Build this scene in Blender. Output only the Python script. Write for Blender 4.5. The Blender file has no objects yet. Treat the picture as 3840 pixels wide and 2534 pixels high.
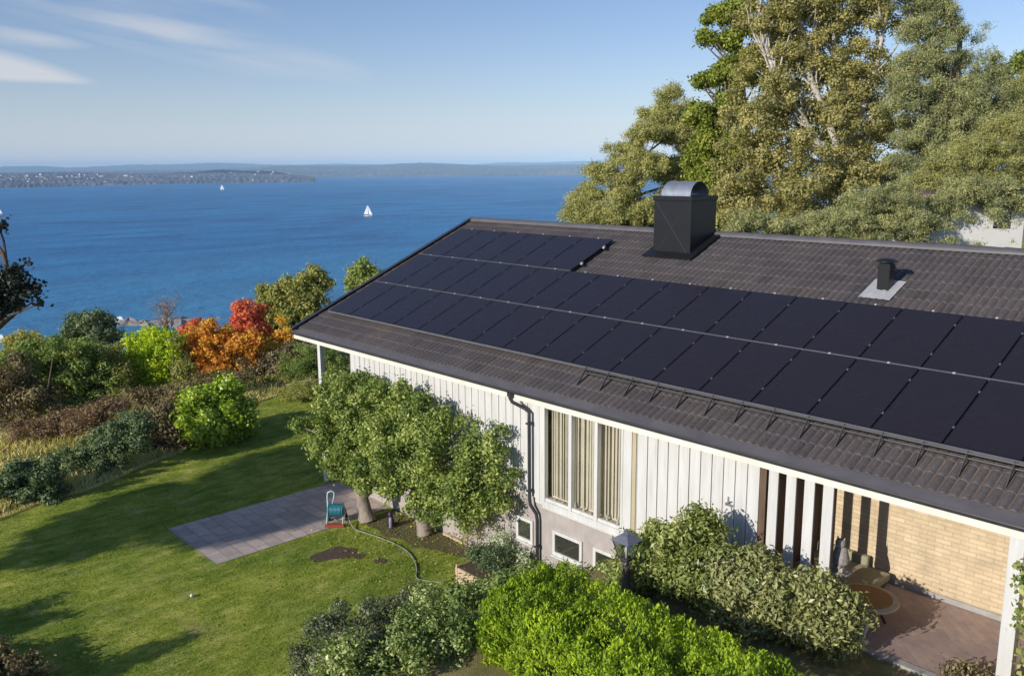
import bpy, math, random
import numpy as np
from mathutils import Vector, Matrix
rad = math.radians
# ------------------------------------------------------------------ camera
scene = bpy.context.scene
F_PX, YAW, PIT, ROL = 3302.57, -0.835505, 0.192096, 0.008411      # focal length in px of a 3840 wide frame
CAM = np.array([21.6234, -12.6084, 3.9310])
SLOPE = 0.39867; CA, SA = math.cos(SLOPE), math.sin(SLOPE)
PP, PL = 1.05, 1.756                                              # panel pitch across and up the roof
_f = np.array([math.sin(YAW)*math.cos(PIT), math.cos(YAW)*math.cos(PIT), -math.sin(PIT)])
_r = np.array([math.cos(YAW), -math.sin(YAW), 0.0]); _d = np.cross(_f, _r)
CR = math.cos(ROL)*_r + math.sin(ROL)*_d; CD = -math.sin(ROL)*_r + math.cos(ROL)*_d; CF = _f
cd = bpy.data.cameras.new('camera'); cam = bpy.data.objects.new('camera', cd); scene.collection.objects.link(cam)
cam.matrix_world = Matrix(((CR[0], -CD[0], -CF[0], CAM[0]), (CR[1], -CD[1], -CF[1], CAM[1]), (CR[2], -CD[2], -CF[2], CAM[2]), (0, 0, 0, 1)))
cd.sensor_width = 36; cd.lens = F_PX/3840*36; cd.clip_start = 0.1; cd.clip_end = 80000
scene.camera = cam
scene.render.resolution_x = 1024; scene.render.resolution_y = 675
# ------------------------------------------------------------------ light
SUNV = Vector((0.03, 1.0, -0.39)).normalized()
ELEV = math.asin(-SUNV.z)
world = bpy.data.worlds.new('World'); scene.world = world; world.use_nodes = True
nt = world.node_tree; nt.nodes.clear()
wo = nt.nodes.new('ShaderNodeOutputWorld'); bg = nt.nodes.new('ShaderNodeBackground')
sky = nt.nodes.new('ShaderNodeTexSky'); sky.sky_type = 'NISHITA'; sky.sun_disc = False
sky.sun_elevation = ELEV; sky.sun_rotation = math.atan2(-SUNV.x, -SUNV.y)
sky.air_density = 1.0; sky.dust_density = 0.25; sky.ozone_density = 2.2; sky.altitude = 50
bg.inputs['Strength'].default_value = 0.088
def wn(t, **k):
    n = nt.nodes.new(t)
    for a, v in k.items(): setattr(n, a, v)
    return n
def wmath(op, a, b=None, clamp=False):
    n = wn('ShaderNodeMath', operation=op); n.use_clamp = clamp
    for i, v in enumerate((a, b)):
        if v is None: continue
        if isinstance(v, (int, float)): n.inputs[i].default_value = v
        else: nt.links.new(v, n.inputs[i])
    return n.outputs[0]
tc = wn('ShaderNodeTexCoord'); sep = wn('ShaderNodeSeparateXYZ'); nt.links.new(tc.outputs['Generated'], sep.inputs[0])
az = wmath('ARCTAN2', sep.outputs[0], sep.outputs[1])            # 0 at +Y, negative towards -X
el = wmath('ARCSINE', sep.outputs[2])
cmb = wn('ShaderNodeCombineXYZ'); nt.links.new(wmath('MULTIPLY', az, 3.0), cmb.inputs[0]); 
nt.links.new(wmath('MULTIPLY', wmath('ADD', el, wmath('MULTIPLY', az, 0.14)), 26.0), cmb.inputs[1])
cn = wn('ShaderNodeTexNoise'); cn.inputs['Scale'].default_value = 1.6; cn.inputs['Detail'].default_value = 5; cn.inputs['Roughness'].default_value = .5
nt.links.new(cmb.outputs[0], cn.inputs['Vector'])
def cloud(a0, e0, wa, we, tilt, soft=1.0):
    """one cirrus band round azimuth a0, elevation e0 (degrees)"""
    da = wmath('SUBTRACT', az, rad(a0)); de = wmath('SUBTRACT', wmath('SUBTRACT', el, rad(e0)), wmath('MULTIPLY', da, tilt))
    x = wmath('DIVIDE', da, rad(wa)); y = wmath('DIVIDE', de, rad(we))
    r2 = wmath('ADD', wmath('MULTIPLY', x, x), wmath('MULTIPLY', y, y))
    return wmath('MULTIPLY', wmath('SUBTRACT', 1.0, r2, True), soft)
wisp = wmath('MULTIPLY', wmath('SUBTRACT', cn.outputs[0], 0.36), 3.0, True)
m1 = wmath('MULTIPLY', cloud(-67.5, 7.6, 12, 1.6, -0.20, .72), wisp)
m2 = wmath('MULTIPLY', cloud(-70, 10.6, 9, 1.2, -0.22, .55), wisp)
m4 = wmath('MULTIPLY', cloud(-78, 7.3, 6, .6, -0.08, .8), wisp)
# lens shaped cloud: flat base, arched top
da = wmath('DIVIDE', wmath('SUBTRACT', az, rad(-80.0)), rad(8.3))
top = wmath('MULTIPLY', wmath('SUBTRACT', 1.0, wmath('MULTIPLY', da, da), True), rad(2.1))
up = wmath('SUBTRACT', el, rad(4.75))
m3 = wmath('MULTIPLY', wmath('MULTIPLY', wmath('SUBTRACT', top, up), 90.0, True), wmath('MULTIPLY', wmath('ADD', up, rad(0.05)), 200.0, True))
m3 = wmath('MULTIPLY', m3, .75, True)
msum = wmath('ADD', wmath('ADD', m1, m2), wmath('ADD', m3, m4), True)
hs = wn('ShaderNodeHueSaturation'); hs.inputs['Saturation'].default_value = 1.0; nt.links.new(sky.outputs[0], hs.inputs['Color'])
tint = wn('ShaderNodeMix', data_type='RGBA', blend_type='MULTIPLY'); tint.inputs[0].default_value = 1; nt.links.new(hs.outputs[0], tint.inputs[6]); tint.inputs[7].default_value = (.98, 1.0, 1.22, 1)
mist = wn('ShaderNodeMix', data_type='RGBA'); nt.links.new(wmath('MULTIPLY', wmath('EXPONENT', wmath('MULTIPLY', wmath('ABSOLUTE', el), -19.0)), .80, True), mist.inputs[0]); nt.links.new(tint.outputs[2], mist.inputs[6]); mist.inputs[7].default_value = (7.6, 8.2, 9.2, 1)
mixc = wn('ShaderNodeMix', data_type='RGBA'); nt.links.new(msum, mixc.inputs[0]); nt.links.new(mist.outputs[2], mixc.inputs[6])
mixc.inputs[7].default_value = (7.4, 7.4, 7.5, 1)
nt.links.new(mixc.outputs[2], bg.inputs[0]); nt.links.new(bg.outputs[0], wo.inputs[0])
sl = bpy.data.lights.new('sun', 'SUN'); sl.energy = 4.0; sl.angle = rad(.53); sl.color = (1.0, .94, .85)
so = bpy.data.objects.new('sun', sl); scene.collection.objects.link(so); so.rotation_euler = SUNV.to_track_quat('-Z', 'Y').to_euler(); so.location = (0, -40, 40)
scene.view_settings.view_transform = 'Standard'; scene.view_settings.look = 'None'; scene.view_settings.gamma = 1
scene.view_settings.exposure = 0.17
scene.cycles.max_bounces = 6; scene.cycles.transparent_max_bounces = 8; scene.cycles.volume_bounces = 1
# ------------------------------------------------------------------ geometry of the view (picture in 2376 px wide units)
K = 3840/2376
def ray(dx, dy):
    return ((dx*K-1920)/F_PX)*CR + ((dy*K-1267)/F_PX)*CD + CF
def at(dx, dy, depth): return CAM + ray(dx, dy)*depth
def ongnd(dx, dy, z=-4.65):
    d = ray(dx, dy); return CAM + d*((z-CAM[2])/d[2])
FD = F_PX/K
# ------------------------------------------------------------------ materials
def M(name): 
    m = bpy.data.materials.new(name); m.use_nodes = True
    return m, m.node_tree, m.node_tree.nodes['Principled BSDF']
def L(t, a, b): t.links.new(a, b)
def N(t, ty, **k):
    n = t.nodes.new(ty)
    for a, v in k.items():
        if a in n.inputs: n.inputs[a].default_value = v
        else: setattr(n, a, v)
    return n
def ramp(t, stops, fac):
    r = t.nodes.new('ShaderNodeValToRGB'); e = r.color_ramp.elements
    e[0].position, e[0].color = stops[0][0], (*stops[0][1], 1)
    e[1].position, e[1].color = stops[-1][0], (*stops[-1][1], 1)
    for p, c in stops[1:-1]:
        q = e.new(p); q.color = (*c, 1)
    L(t, fac, r.inputs[0]); return r.outputs[0]
def pmat(name, c1, c2=None, scale=4, rough=.7, bump=0, bscale=None, metal=0, spec=.5, stretch=(1, 1, 1), coat=0):
    m, t, b = M(name); b.inputs['Roughness'].default_value = rough; b.inputs['Metallic'].default_value = metal
    b.inputs['Specular IOR Level'].default_value = spec; b.inputs['Coat Weight'].default_value = coat
    tcn = N(t, 'ShaderNodeTexCoord'); mp = N(t, 'ShaderNodeMapping'); mp.inputs['Scale'].default_value = stretch
    L(t, tcn.outputs['Object'], mp.inputs[0])
    n = N(t, 'ShaderNodeTexNoise', Scale=scale, Detail=6.0, Roughness=.6); L(t, mp.outputs[0], n.inputs['Vector'])
    if c2 is None: c2 = tuple(v*.8 for v in c1)
    L(t, ramp(t, [(.3, c2), (.7, c1)], n.outputs[0]), b.inputs['Base Color'])
    if bump:
        n2 = N(t, 'ShaderNodeTexNoise', Scale=bscale or scale*6, Detail=4.0); L(t, mp.outputs[0], n2.inputs['Vector'])
        bp = N(t, 'ShaderNodeBump', Strength=bump, Distance=.02); L(t, n2.outputs[0], bp.inputs['Height']); L(t, bp.outputs[0], b.inputs['Normal'])
    return m
LB = 2.85
def leafmat(name, cols, trans=.3, rough=.55, spec=.3):
    """colour picked per leaf from the attribute tint"""
    cols = [tuple(min(v*LB, .8) for v in c) for c in cols]
    m, t, b = M(name); out = t.nodes['Material Output']
    a = N(t, 'ShaderNodeAttribute', attribute_name='tint')
    c = ramp(t, [(i/(len(cols)-1), q) for i, q in enumerate(cols)], a.outputs['Fac'])
    L(t, c, b.inputs['Base Color']); b.inputs['Roughness'].default_value = rough; b.inputs['Specular IOR Level'].default_value = spec
    tr = N(t, 'ShaderNodeBsdfTranslucent'); mx = N(t, 'ShaderNodeMixShader'); mx.inputs[0].default_value = trans
    g = N(t, 'ShaderNodeMix', data_type='RGBA', blend_type='MULTIPLY'); g.inputs[0].default_value = 1; g.inputs[7].default_value = (1.25, 1.3, .5, 1)
    L(t, c, g.inputs[6]); L(t, g.outputs[2], tr.inputs[0])
    L(t, b.outputs[0], mx.inputs[1]); L(t, tr.outputs[0], mx.inputs[2]); L(t, mx.outputs[0], out.inputs[0])
    return m
WHITE = pmat('white_paint', (.68, .67, .65), (.57, .56, .535), 2.2, .55, .1, 30, stretch=(3, 3, .4))
FASC = pmat('fascia_paint', (.80, .78, .70), (.66, .64, .56), 2.0, .55, .05)
GAPM = pmat('board_gap', (.42, .41, .39), (.34, .33, .31), 3, .8)
BROWN = pmat('brown_stain', (.16, .10, .06), (.09, .055, .035), 3, .7, .2, 20, stretch=(6, 6, .5))
BEIGE = pmat('beige_paint', (.50, .43, .28), (.42, .36, .22), 3, .7)
SOFFIT = pmat('soffit_boards', (.22, .16, .11), (.15, .10, .07), 3, .8)
RENDER = pmat('grey_render', (.46, .41, .385), (.36, .32, .30), 3.5, .9, .35, 40)
SHADEW = pmat('shaded_wall', (.20, .20, .21), (.16, .16, .17), 2, .9)  # shade of the terrace recess put into the wall colour
STEEL = pmat('dark_sheet_steel', (.013, .013, .015), (.009, .009, .010), 3, .36, .05, 8, spec=.5)
GUTTER = pmat('gutter_steel', (.050, .050, .056), (.030, .030, .035), 4, .4, spec=.5)
EAVEM = pmat('eave_flashing', (.125, .115, .122), (.090, .084, .090), 3, .55)
ALU = pmat('aluminium', (.62, .62, .62), (.5, .5, .5), 5, .38, metal=.7)
GALV = pmat('galvanised_steel', (.62, .63, .66), (.42, .43, .46), 7, .34, metal=.75)
RAILM = pmat('grey_rail', (.20, .195, .20), (.15, .145, .155), 5, .55, metal=.2)
SNOWM = pmat('snow_guard_steel', (.085, .078, .076), (.055, .05, .05), 5, .5)
CLAMP = pmat('clamp', (.8, .8, .8), (.7, .7, .7), 5, .35, metal=.3)
FRAMEB = pmat('black_frame', (.014, .014, .017), (.010, .010, .012), 3, .4)
LEAD = pmat('pale_flashing', (.50, .49, .49), (.36, .35, .36), 14, .55, .5, 30)
CONC = pmat('concrete', (.42, .40, .37), (.31, .29, .27), 6, .9, .3, 40)
WOODP = pmat('pale_timber', (.62, .47, .33), (.46, .33, .22), 3, .7, .2, stretch=(1, 8, 8))
STONE = pmat('carved_stone', (.46, .42, .38), (.20, .18, .16), 14, .9, .8, 26)
CREAM = pmat('cream_fabric', (.34, .31, .20), (.28, .25, .16), 4, .9, .2, 40)
SANDST = pmat('orange_cloth', (.50, .25, .07), (.40, .19, .045), 5, .85)
PALEW = pmat('pale_timber_edge', (.66, .55, .36), (.52, .42, .26), 5, .6)
TEAL = pmat('teal_plastic', (.10, .45, .55), (.08, .36, .46), 5, .4)
TEALD = pmat('dark_teal_plastic', (.05, .26, .33), (.03, .18, .24), 5, .4)
PALEB = pmat('pale_blue_tube', (.45, .62, .66), (.38, .54, .58), 5, .4)
REDP = pmat('red_plastic', (.34, .06, .03), (.26, .05, .03), 5, .6)
HOSEM = pmat('hose_rubber', (.30, .32, .22), (.14, .18, .13), 3, .5)
DARKP = pmat('dark_plastic', (.03, .025, .045), (.02, .018, .03), 5, .5)
SOIL = pmat('bare_soil', (.115, .075, .048), (.075, .05, .032), 8, .95, .6, 40)
BARK = pmat('bark', (.17, .125, .095), (.075, .055, .042), 5, .95, 1.0, 12, stretch=(1, 1, .35))
BARKP = pmat('pale_bark', (.40, .335, .28), (.20, .16, .13), 6, .95, 1.0, 14, stretch=(1, 1, .4))
BIRCHB = pmat('birch_bark', (.62, .58, .52), (.30, .27, .24), 4, .8, .4, 9, stretch=(1, 1, 2.5))
PINEB = pmat('pine_bark', (.13, .085, .06), (.07, .05, .04), 5, .95, .8, 12)
TWIG = pmat('twig', (.20, .15, .11), (.12, .09, .07), 5, .9)
SAIL = pmat('sail_cloth', (.85, .85, .83), (.8, .8, .79), 1, .7)
HULL = pmat('white_hull', (.78, .78, .78), (.7, .7, .7), 1, .4)
HOUSEW = pmat('pale_house', (.78, .76, .72), (.66, .64, .6), 1, .8)
ROOFR = pmat('far_roof', (.14, .10, .09), (.10, .08, .075), 1, .8)
ROCK = pmat('shore_rock', (.34, .31, .29), (.19, .17, .16), .6, .95, .8, 3)
POSTG = pmat('weathered_rail', (.42, .38, .33), (.30, .27, .23), 3, .9)
LAMPD = pmat('lamp_metal', (.07, .065, .07), (.05, .045, .05), 6, .45)
LAMPT = pmat('lamp_roof_metal', (.30, .31, .35), (.22, .23, .26), 8, .35, metal=.5)
POSTW = pmat('lamp_post_wood', (.15, .115, .10), (.10, .075, .065), 8, .8, .5)
CURT = pmat('curtain_fabric', (.62, .58, .48), (.50, .47, .39), 3, .9)
ROOM = pmat('room_dark', (.06, .055, .05), (.045, .04, .038), 1, .9)
SILLP = pmat('sill_pot', (.5, .5, .46), (.3, .34, .22), 20, .7)
def tilemat():
    m, t, b = M('roof_tile'); a = N(t, 'ShaderNodeAttribute', attribute_name='tint')
    c = ramp(t, [(0, (.074, .065, .064)), (.40, (.098, .087, .085)), (.72, (.116, .102, .099)), (.88, (.135, .104, .097)), (1, (.160, .112, .099))], a.outputs['Fac'])
    tcn = N(t, 'ShaderNodeTexCoord'); n = N(t, 'ShaderNodeTexNoise', Scale=22.0, Detail=6.0); L(t, tcn.outputs['Object'], n.inputs['Vector'])
    v = N(t, 'ShaderNodeTexNoise', Scale=.55, Detail=5.0, Roughness=.7); L(t, tcn.outputs['Object'], v.inputs['Vector'])
    mx = N(t, 'ShaderNodeMix', data_type='RGBA', blend_type='MULTIPLY'); mx.inputs[0].default_value = 1
    L(t, c, mx.inputs[6]); L(t, ramp(t, [(.3, (.72, .72, .74)), (.7, (1.2, 1.17, 1.12))], n.outputs[0]), mx.inputs[7])
    m2 = N(t, 'ShaderNodeMix', data_type='RGBA', blend_type='MULTIPLY'); m2.inputs[0].default_value = 1
    L(t, mx.outputs[2], m2.inputs[6]); L(t, ramp(t, [(.35, (.86, .86, .92)), (.65, (1.12, 1.08, 1.03))], v.outputs[0]), m2.inputs[7])
    L(t, m2.outputs[2], b.inputs['Base Color']); b.inputs['Roughness'].default_value = .62
    bp = N(t, 'ShaderNodeBump', Strength=.35, Distance=.01); L(t, n.outputs[0], bp.inputs['Height']); L(t, bp.outputs[0], b.inputs['Normal'])
    return m
TILE = tilemat()
def glasspv():
    m, t, b = M('panel_glass'); tcn = N(t, 'ShaderNodeTexCoord')
    n = N(t, 'ShaderNodeTexNoise', Scale=1.3, Detail=5.0); L(t, tcn.outputs['Object'], n.inputs['Vector'])
    # faint cell grid 6 x 10
    br = N(t, 'ShaderNodeTexBrick', offset=0.0, Scale=1.0); br.inputs['Brick Width'].default_value = .166; br.inputs['Row Height'].default_value = .170
    br.inputs['Mortar Size'].default_value = .003; br.inputs['Color1'].default_value = (.0225, .0185, .0235, 1); br.inputs['Color2'].default_value = (.0240, .0198, .0250, 1)
    br.inputs['Mortar'].default_value = (.0190, .0160, .0200, 1); L(t, tcn.outputs['Object'], br.inputs['Vector'])
    L(t, br.outputs[0], b.inputs['Base Color'])
    mr = N(t, 'ShaderNodeMapRange'); mr.inputs[3].default_value = .20; mr.inputs[4].default_value = .34; L(t, n.outputs[0], mr.inputs[0]); L(t, mr.outputs[0], b.inputs['Roughness'])
    b.inputs['Specular IOR Level'].default_value = .42
    return m
PVG = glasspv()
def winglass(name='window_glass', tint=(.97, .97, .95), refl=.04):
    m, t, b = M(name); out = t.nodes['Material Output']; t.nodes.remove(b)
    tr = N(t, 'ShaderNodeBsdfTransparent'); tr.inputs[0].default_value = (*tint, 1)
    gl = N(t, 'ShaderNodeBsdfGlossy', Roughness=.03); gl.inputs[0].default_value = (.85, .9, .95, 1)
    lw = N(t, 'ShaderNodeLayerWeight', Blend=.25); ad = N(t, 'ShaderNodeMath', operation='ADD'); L(t, lw.outputs[0], ad.inputs[0]); ad.inputs[1].default_value = refl
    mx = N(t, 'ShaderNodeMixShader'); L(t, ad.outputs[0], mx.inputs[0]); L(t, tr.outputs[0], mx.inputs[1]); L(t, gl.outputs[0], mx.inputs[2]); L(t, mx.outputs[0], out.inputs[0])
    return m
GLASS = winglass(); 
def brickmat(name, c1, c2, mortar, w, h, ms, vertical=True, bump=.5, rotz=0):
    m, t, b = M(name); tcn = N(t, 'ShaderNodeTexCoord'); mp = N(t, 'ShaderNodeMapping')
    if vertical: mp.inputs['Rotation'].default_value = (rad(90), 0, 0)
    else: mp.inputs['Rotation'].default_value = (0, 0, rotz)
    L(t, tcn.outputs['Object'], mp.inputs[0])
    br = N(t, 'ShaderNodeTexBrick', Scale=1.0); br.inputs['Brick Width'].default_value = w; br.inputs['Row Height'].default_value = h; br.inputs['Mortar Size'].default_value = ms
    br.inputs['Color1'].default_value = (*c1, 1); br.inputs['Color2'].default_value = (*c2, 1); br.inputs['Mortar'].default_value = (*mortar, 1); br.inputs['Mortar Smooth'].default_value = .2
    L(t, mp.outputs[0], br.inputs['Vector'])
    n = N(t, 'ShaderNodeTexNoise', Scale=3.0, Detail=8.0, Roughness=.7); L(t, tcn.outputs['Object'], n.inputs['Vector'])
    mx = N(t, 'ShaderNodeMix', data_type='RGBA', blend_type='MULTIPLY'); mx.inputs[0].default_value = 1
    L(t, br.outputs[0], mx.inputs[6]); L(t, ramp(t, [(.3, (.8, .8, .8)), (.7, (1.15, 1.13, 1.1))], n.outputs[0]), mx.inputs[7]); L(t, mx.outputs[2], b.inputs['Base Color'])
    b.inputs['Roughness'].default_value = .88
    iv = N(t, 'ShaderNodeMath', operation='SUBTRACT'); iv.inputs[0].default_value = 1; L(t, br.outputs[1], iv.inputs[1])
    bp = N(t, 'ShaderNodeBump', Strength=bump, Distance=.012); L(t, iv.outputs[0], bp.inputs['Height']); L(t, bp.outputs[0], b.inputs['Normal'])
    return m
BRICK = brickmat('yellow_brick', (.68, .545, .36), (.58, .455, .29), (.50, .40, .28), .25, .076, .008)
PAVE = brickmat('red_pavers', (.40, .295, .255), (.33, .245, .22), (.30, .245, .215), .21, .105, .005, False, .4, rad(45))
FLAG = brickmat('flagstones', (.56, .46, .40), (.40, .335, .295), (.33, .27, .23), .50, .33, .012, False, .6)
# ------------------------------------------------------------------ object helpers
COL = scene.collection
def link(o, parent=None):
    COL.objects.link(o)
    if parent is not None: o.parent = parent; o.matrix_parent_inverse = Matrix.Translation(-Vector(parent.location)) if False else Matrix()
    return o
def tag(o, label=None, cat=None, group=None, kind=None):
    if label: o['label'] = label
    if cat: o['category'] = cat
    if group: o['group'] = group
    if kind: o['kind'] = kind
    return o
def thing(name, loc, label, cat, group=None):
    o = bpy.data.objects.new(name, None); o.empty_display_size = .1; o.location = [float(v) for v in loc]; COL.objects.link(o)
    return tag(o, label, cat, group)
def base_of(parent):
    p = Vector((0, 0, 0))
    while parent is not None: p += parent.location; parent = parent.parent
    return p
class MB:
    """collects shapes given in world coordinates and builds them as one mesh object"""
    def __init__(s): s.v = []; s.f = []
    def add(s, vs, fs):
        k = len(s.v); s.v += [tuple(float(c) for c in v) for v in vs]; s.f += [tuple(k+i for i in f) for f in fs]; return s
    def box(s, a, b):
        x0, y0, z0 = a; x1, y1, z1 = b
        return s.add([(x0,y0,z0),(x1,y0,z0),(x1,y1,z0),(x0,y1,z0),(x0,y0,z1),(x1,y0,z1),(x1,y1,z1),(x0,y1,z1)],
                     [(3,2,1,0),(4,5,6,7),(0,1,5,4),(1,2,6,5),(2,3,7,6),(3,0,4,7)])
    def hexa(s, p): return s.add(p, [(3,2,1,0),(4,5,6,7),(0,1,5,4),(1,2,6,5),(2,3,7,6),(3,0,4,7)])
    def tube(s, pts, r, n=8, cap=True):
        pts = [Vector([float(c) for c in p]) for p in pts]
        if not hasattr(r, '__len__'): r = [r]*len(pts)
        k = len(s.v); u = None
        for i, p in enumerate(pts):
            d = (pts[min(i+1, len(pts)-1)]-pts[max(i-1, 0)]).normalized()
            if u is None: u = d.orthogonal().normalized()
            else: u = (u-d*u.dot(d)).normalized() if (u-d*u.dot(d)).length > 1e-6 else d.orthogonal().normalized()
            w = d.cross(u)
            for j in range(n):
                a = 2*math.pi*j/n; s.v.append(tuple(p+(u*math.cos(a)+w*math.sin(a))*r[i]))
        for i in range(len(pts)-1):
            for j in range(n):
                a = k+i*n+j; b = k+i*n+(j+1) % n; s.f.append((a, b, b+n, a+n))
        if cap: s.f.append(tuple(k+j for j in range(n))[::-1]); s.f.append(tuple(k+(len(pts)-1)*n+j for j in range(n)))
        return s
    def lathe(s, c, prof, n=20):
        k = len(s.v)
        for r, z in prof:
            for j in range(n):
                a = 2*math.pi*j/n; s.v.append((c[0]+r*math.cos(a), c[1]+r*math.sin(a), c[2]+z))
        for i in range(len(prof)-1):
            for j in range(n):
                a = k+i*n+j; b = k+i*n+(j+1) % n; s.f.append((a, b, b+n, a+n))
        s.f.append(tuple(k+j for j in range(n))[::-1]); s.f.append(tuple(k+(len(prof)-1)*n+j for j in range(n)))
        return s
    def build(s, name, mat, parent=None, smooth=False, bevel=0):
        me = bpy.data.meshes.new(name); b = base_of(parent)
        me.from_pydata([(v[0]-b.x, v[1]-b.y, v[2]-b.z) for v in s.v], [], s.f); me.materials.append(mat); me.validate()
        if smooth: me.polygons.foreach_set('use_smooth', [True]*len(me.polygons))
        o = bpy.data.objects.new(name, me); COL.objects.link(o)
        if parent is not None: o.parent = parent
        if bevel:
            bv = o.modifiers.new('bevel', 'BEVEL'); bv.width = bevel; bv.segments = 2; bv.limit_method = 'ANGLE'
        return o
def fastmesh(name, V, Fq, mat, parent=None, smooth=False, attrs=None):
    """V (n,3) world, Fq (m,4)"""
    b = base_of(parent); V = V-np.array([b.x, b.y, b.z])
    me = bpy.data.meshes.new(name); me.vertices.add(len(V)); me.vertices.foreach_set('co', V.astype(np.float32).ravel())
    m = len(Fq); me.loops.add(m*4); me.loops.foreach_set('vertex_index', Fq.astype(np.int32).ravel())
    me.polygons.add(m); me.polygons.foreach_set('loop_start', np.arange(0, m*4, 4, dtype=np.int32)); me.polygons.foreach_set('loop_total', np.full(m, 4, dtype=np.int32))
    if smooth: me.polygons.foreach_set('use_smooth', np.ones(m, dtype=bool))
    for k, (dom, arr) in (attrs or {}).items():
        a = me.attributes.new(k, 'FLOAT', dom); a.data.foreach_set('value', arr.astype(np.float32))
    me.materials.append(mat); me.update(); me.validate()
    o = bpy.data.objects.new(name, me); COL.objects.link(o)
    if parent is not None: o.parent = parent
    return o
def unit(v): return v/np.maximum(np.linalg.norm(v, axis=-1, keepdims=True), 1e-9)
def leaves(name, P, Nn, size, aspect, mat, parent, rng, tint, up=None):
    n = len(P); a = unit(np.cross(Nn, rng.normal(size=(n, 3)))) if up is None else unit(up); b = unit(np.cross(Nn, a))
    s = size[:, None]; w = s*aspect
    fold = Nn*s*.18
    V = np.stack([P-a*s*.5, P+b*w*.5+fold, P+a*s*.5, P-b*w*.5+fold], 1).reshape(-1, 3)
    Fq = np.arange(n*4).reshape(n, 4)
    return fastmesh(name, V, Fq, mat, parent, False, {'tint': ('FACE', np.clip(tint, 0, 1))})
def sph(rng, n):
    return unit(rng.normal(size=(n, 3)))
def foliage_pts(rng, blobs, n, sub=14, subr=.34, flat=1.0, inner=.06, lo=-1.0, leaf=.1):
    """blobs: (cx,cy,cz,rx,ry,rz) > loose clumps on them > twigs in the clumps > leaves round the twigs"""
    B = np.array(blobs, float); area = (B[:, 3]*B[:, 5]); w = area/area.sum(); cs, rs = [], []
    for i, b in enumerate(B):
        k = max(4, int(sub*2.3*(area[i]/area.mean())**.5)); d = sph(rng, k*3); d = d[d[:, 2] > lo][:k]; k = len(d)
        rr = (rng.random(k)**.42*1.14)[:, None]; cs.append(b[:3]+d*b[3:]*rr)
        m = b[3:].mean(); r = rng.uniform(.45, 1.35, k)*subr*.74*m
        rs.append(np.stack([r*rng.uniform(.8, 1.4, k), r*rng.uniform(.8, 1.4, k), r*flat*rng.uniform(.65, 1.1, k)], 1))
    cs = np.concatenate(cs); rs = np.concatenate(rs); pw = rs[:, 0]**2; pw /= pw.sum()
    nt_ = max(8, n//14); ti = rng.choice(len(cs), nt_, p=pw); td = sph(rng, nt_); tr = .45+.62*rng.random(nt_)
    T = cs[ti]+td*rs[ti]*tr[:, None]; tt = rng.normal(0, .13, nt_)
    ni = int(n*inner); nn = n-ni; li = rng.integers(0, nt_, nn); off = rng.normal(size=(nn, 3))
    P = T[li]+off*leaf*np.array([1.0, 1.0, .8])*.95; Nn = unit(td[li]*.95+off*.2+rng.normal(size=(nn, 3))*.55+np.array([0, -.1, .25]))
    tint = rng.normal(.46, .13, nn)+(rng.random(len(cs))-.5)[ti[li]]*.34+tt[li]
    if ni > 0:
        ci2 = rng.choice(len(B), ni, p=w); d2 = sph(rng, ni); P2 = B[ci2, :3]+d2*B[ci2, 3:]*(rng.random(ni)**.5*.85)[:, None]
        P = np.concatenate([P, P2]); Nn = np.concatenate([Nn, unit(d2+rng.normal(size=(ni, 3)))]); tint = np.concatenate([tint, rng.normal(.4, .2, ni)])
    return P, Nn, tint, cs, rs
def limb(mb, a, b, r0, r1, rng, n=6, sag=.12, seg=5):
    a = np.array(a, float); b = np.array(b, float); d = np.linalg.norm(b-a); off = rng.normal(size=3)*sag*d*.5; off[2] = abs(off[2])*.6
    pts = [a+(b-a)*t+off*math.sin(math.pi*t)+rng.normal(size=3)*d*.012 for t in np.linspace(0, 1, seg+1)]
    mb.tube(pts, [r0+(r1-r0)*t for t in np.linspace(0, 1, seg+1)], n, False)
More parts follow.
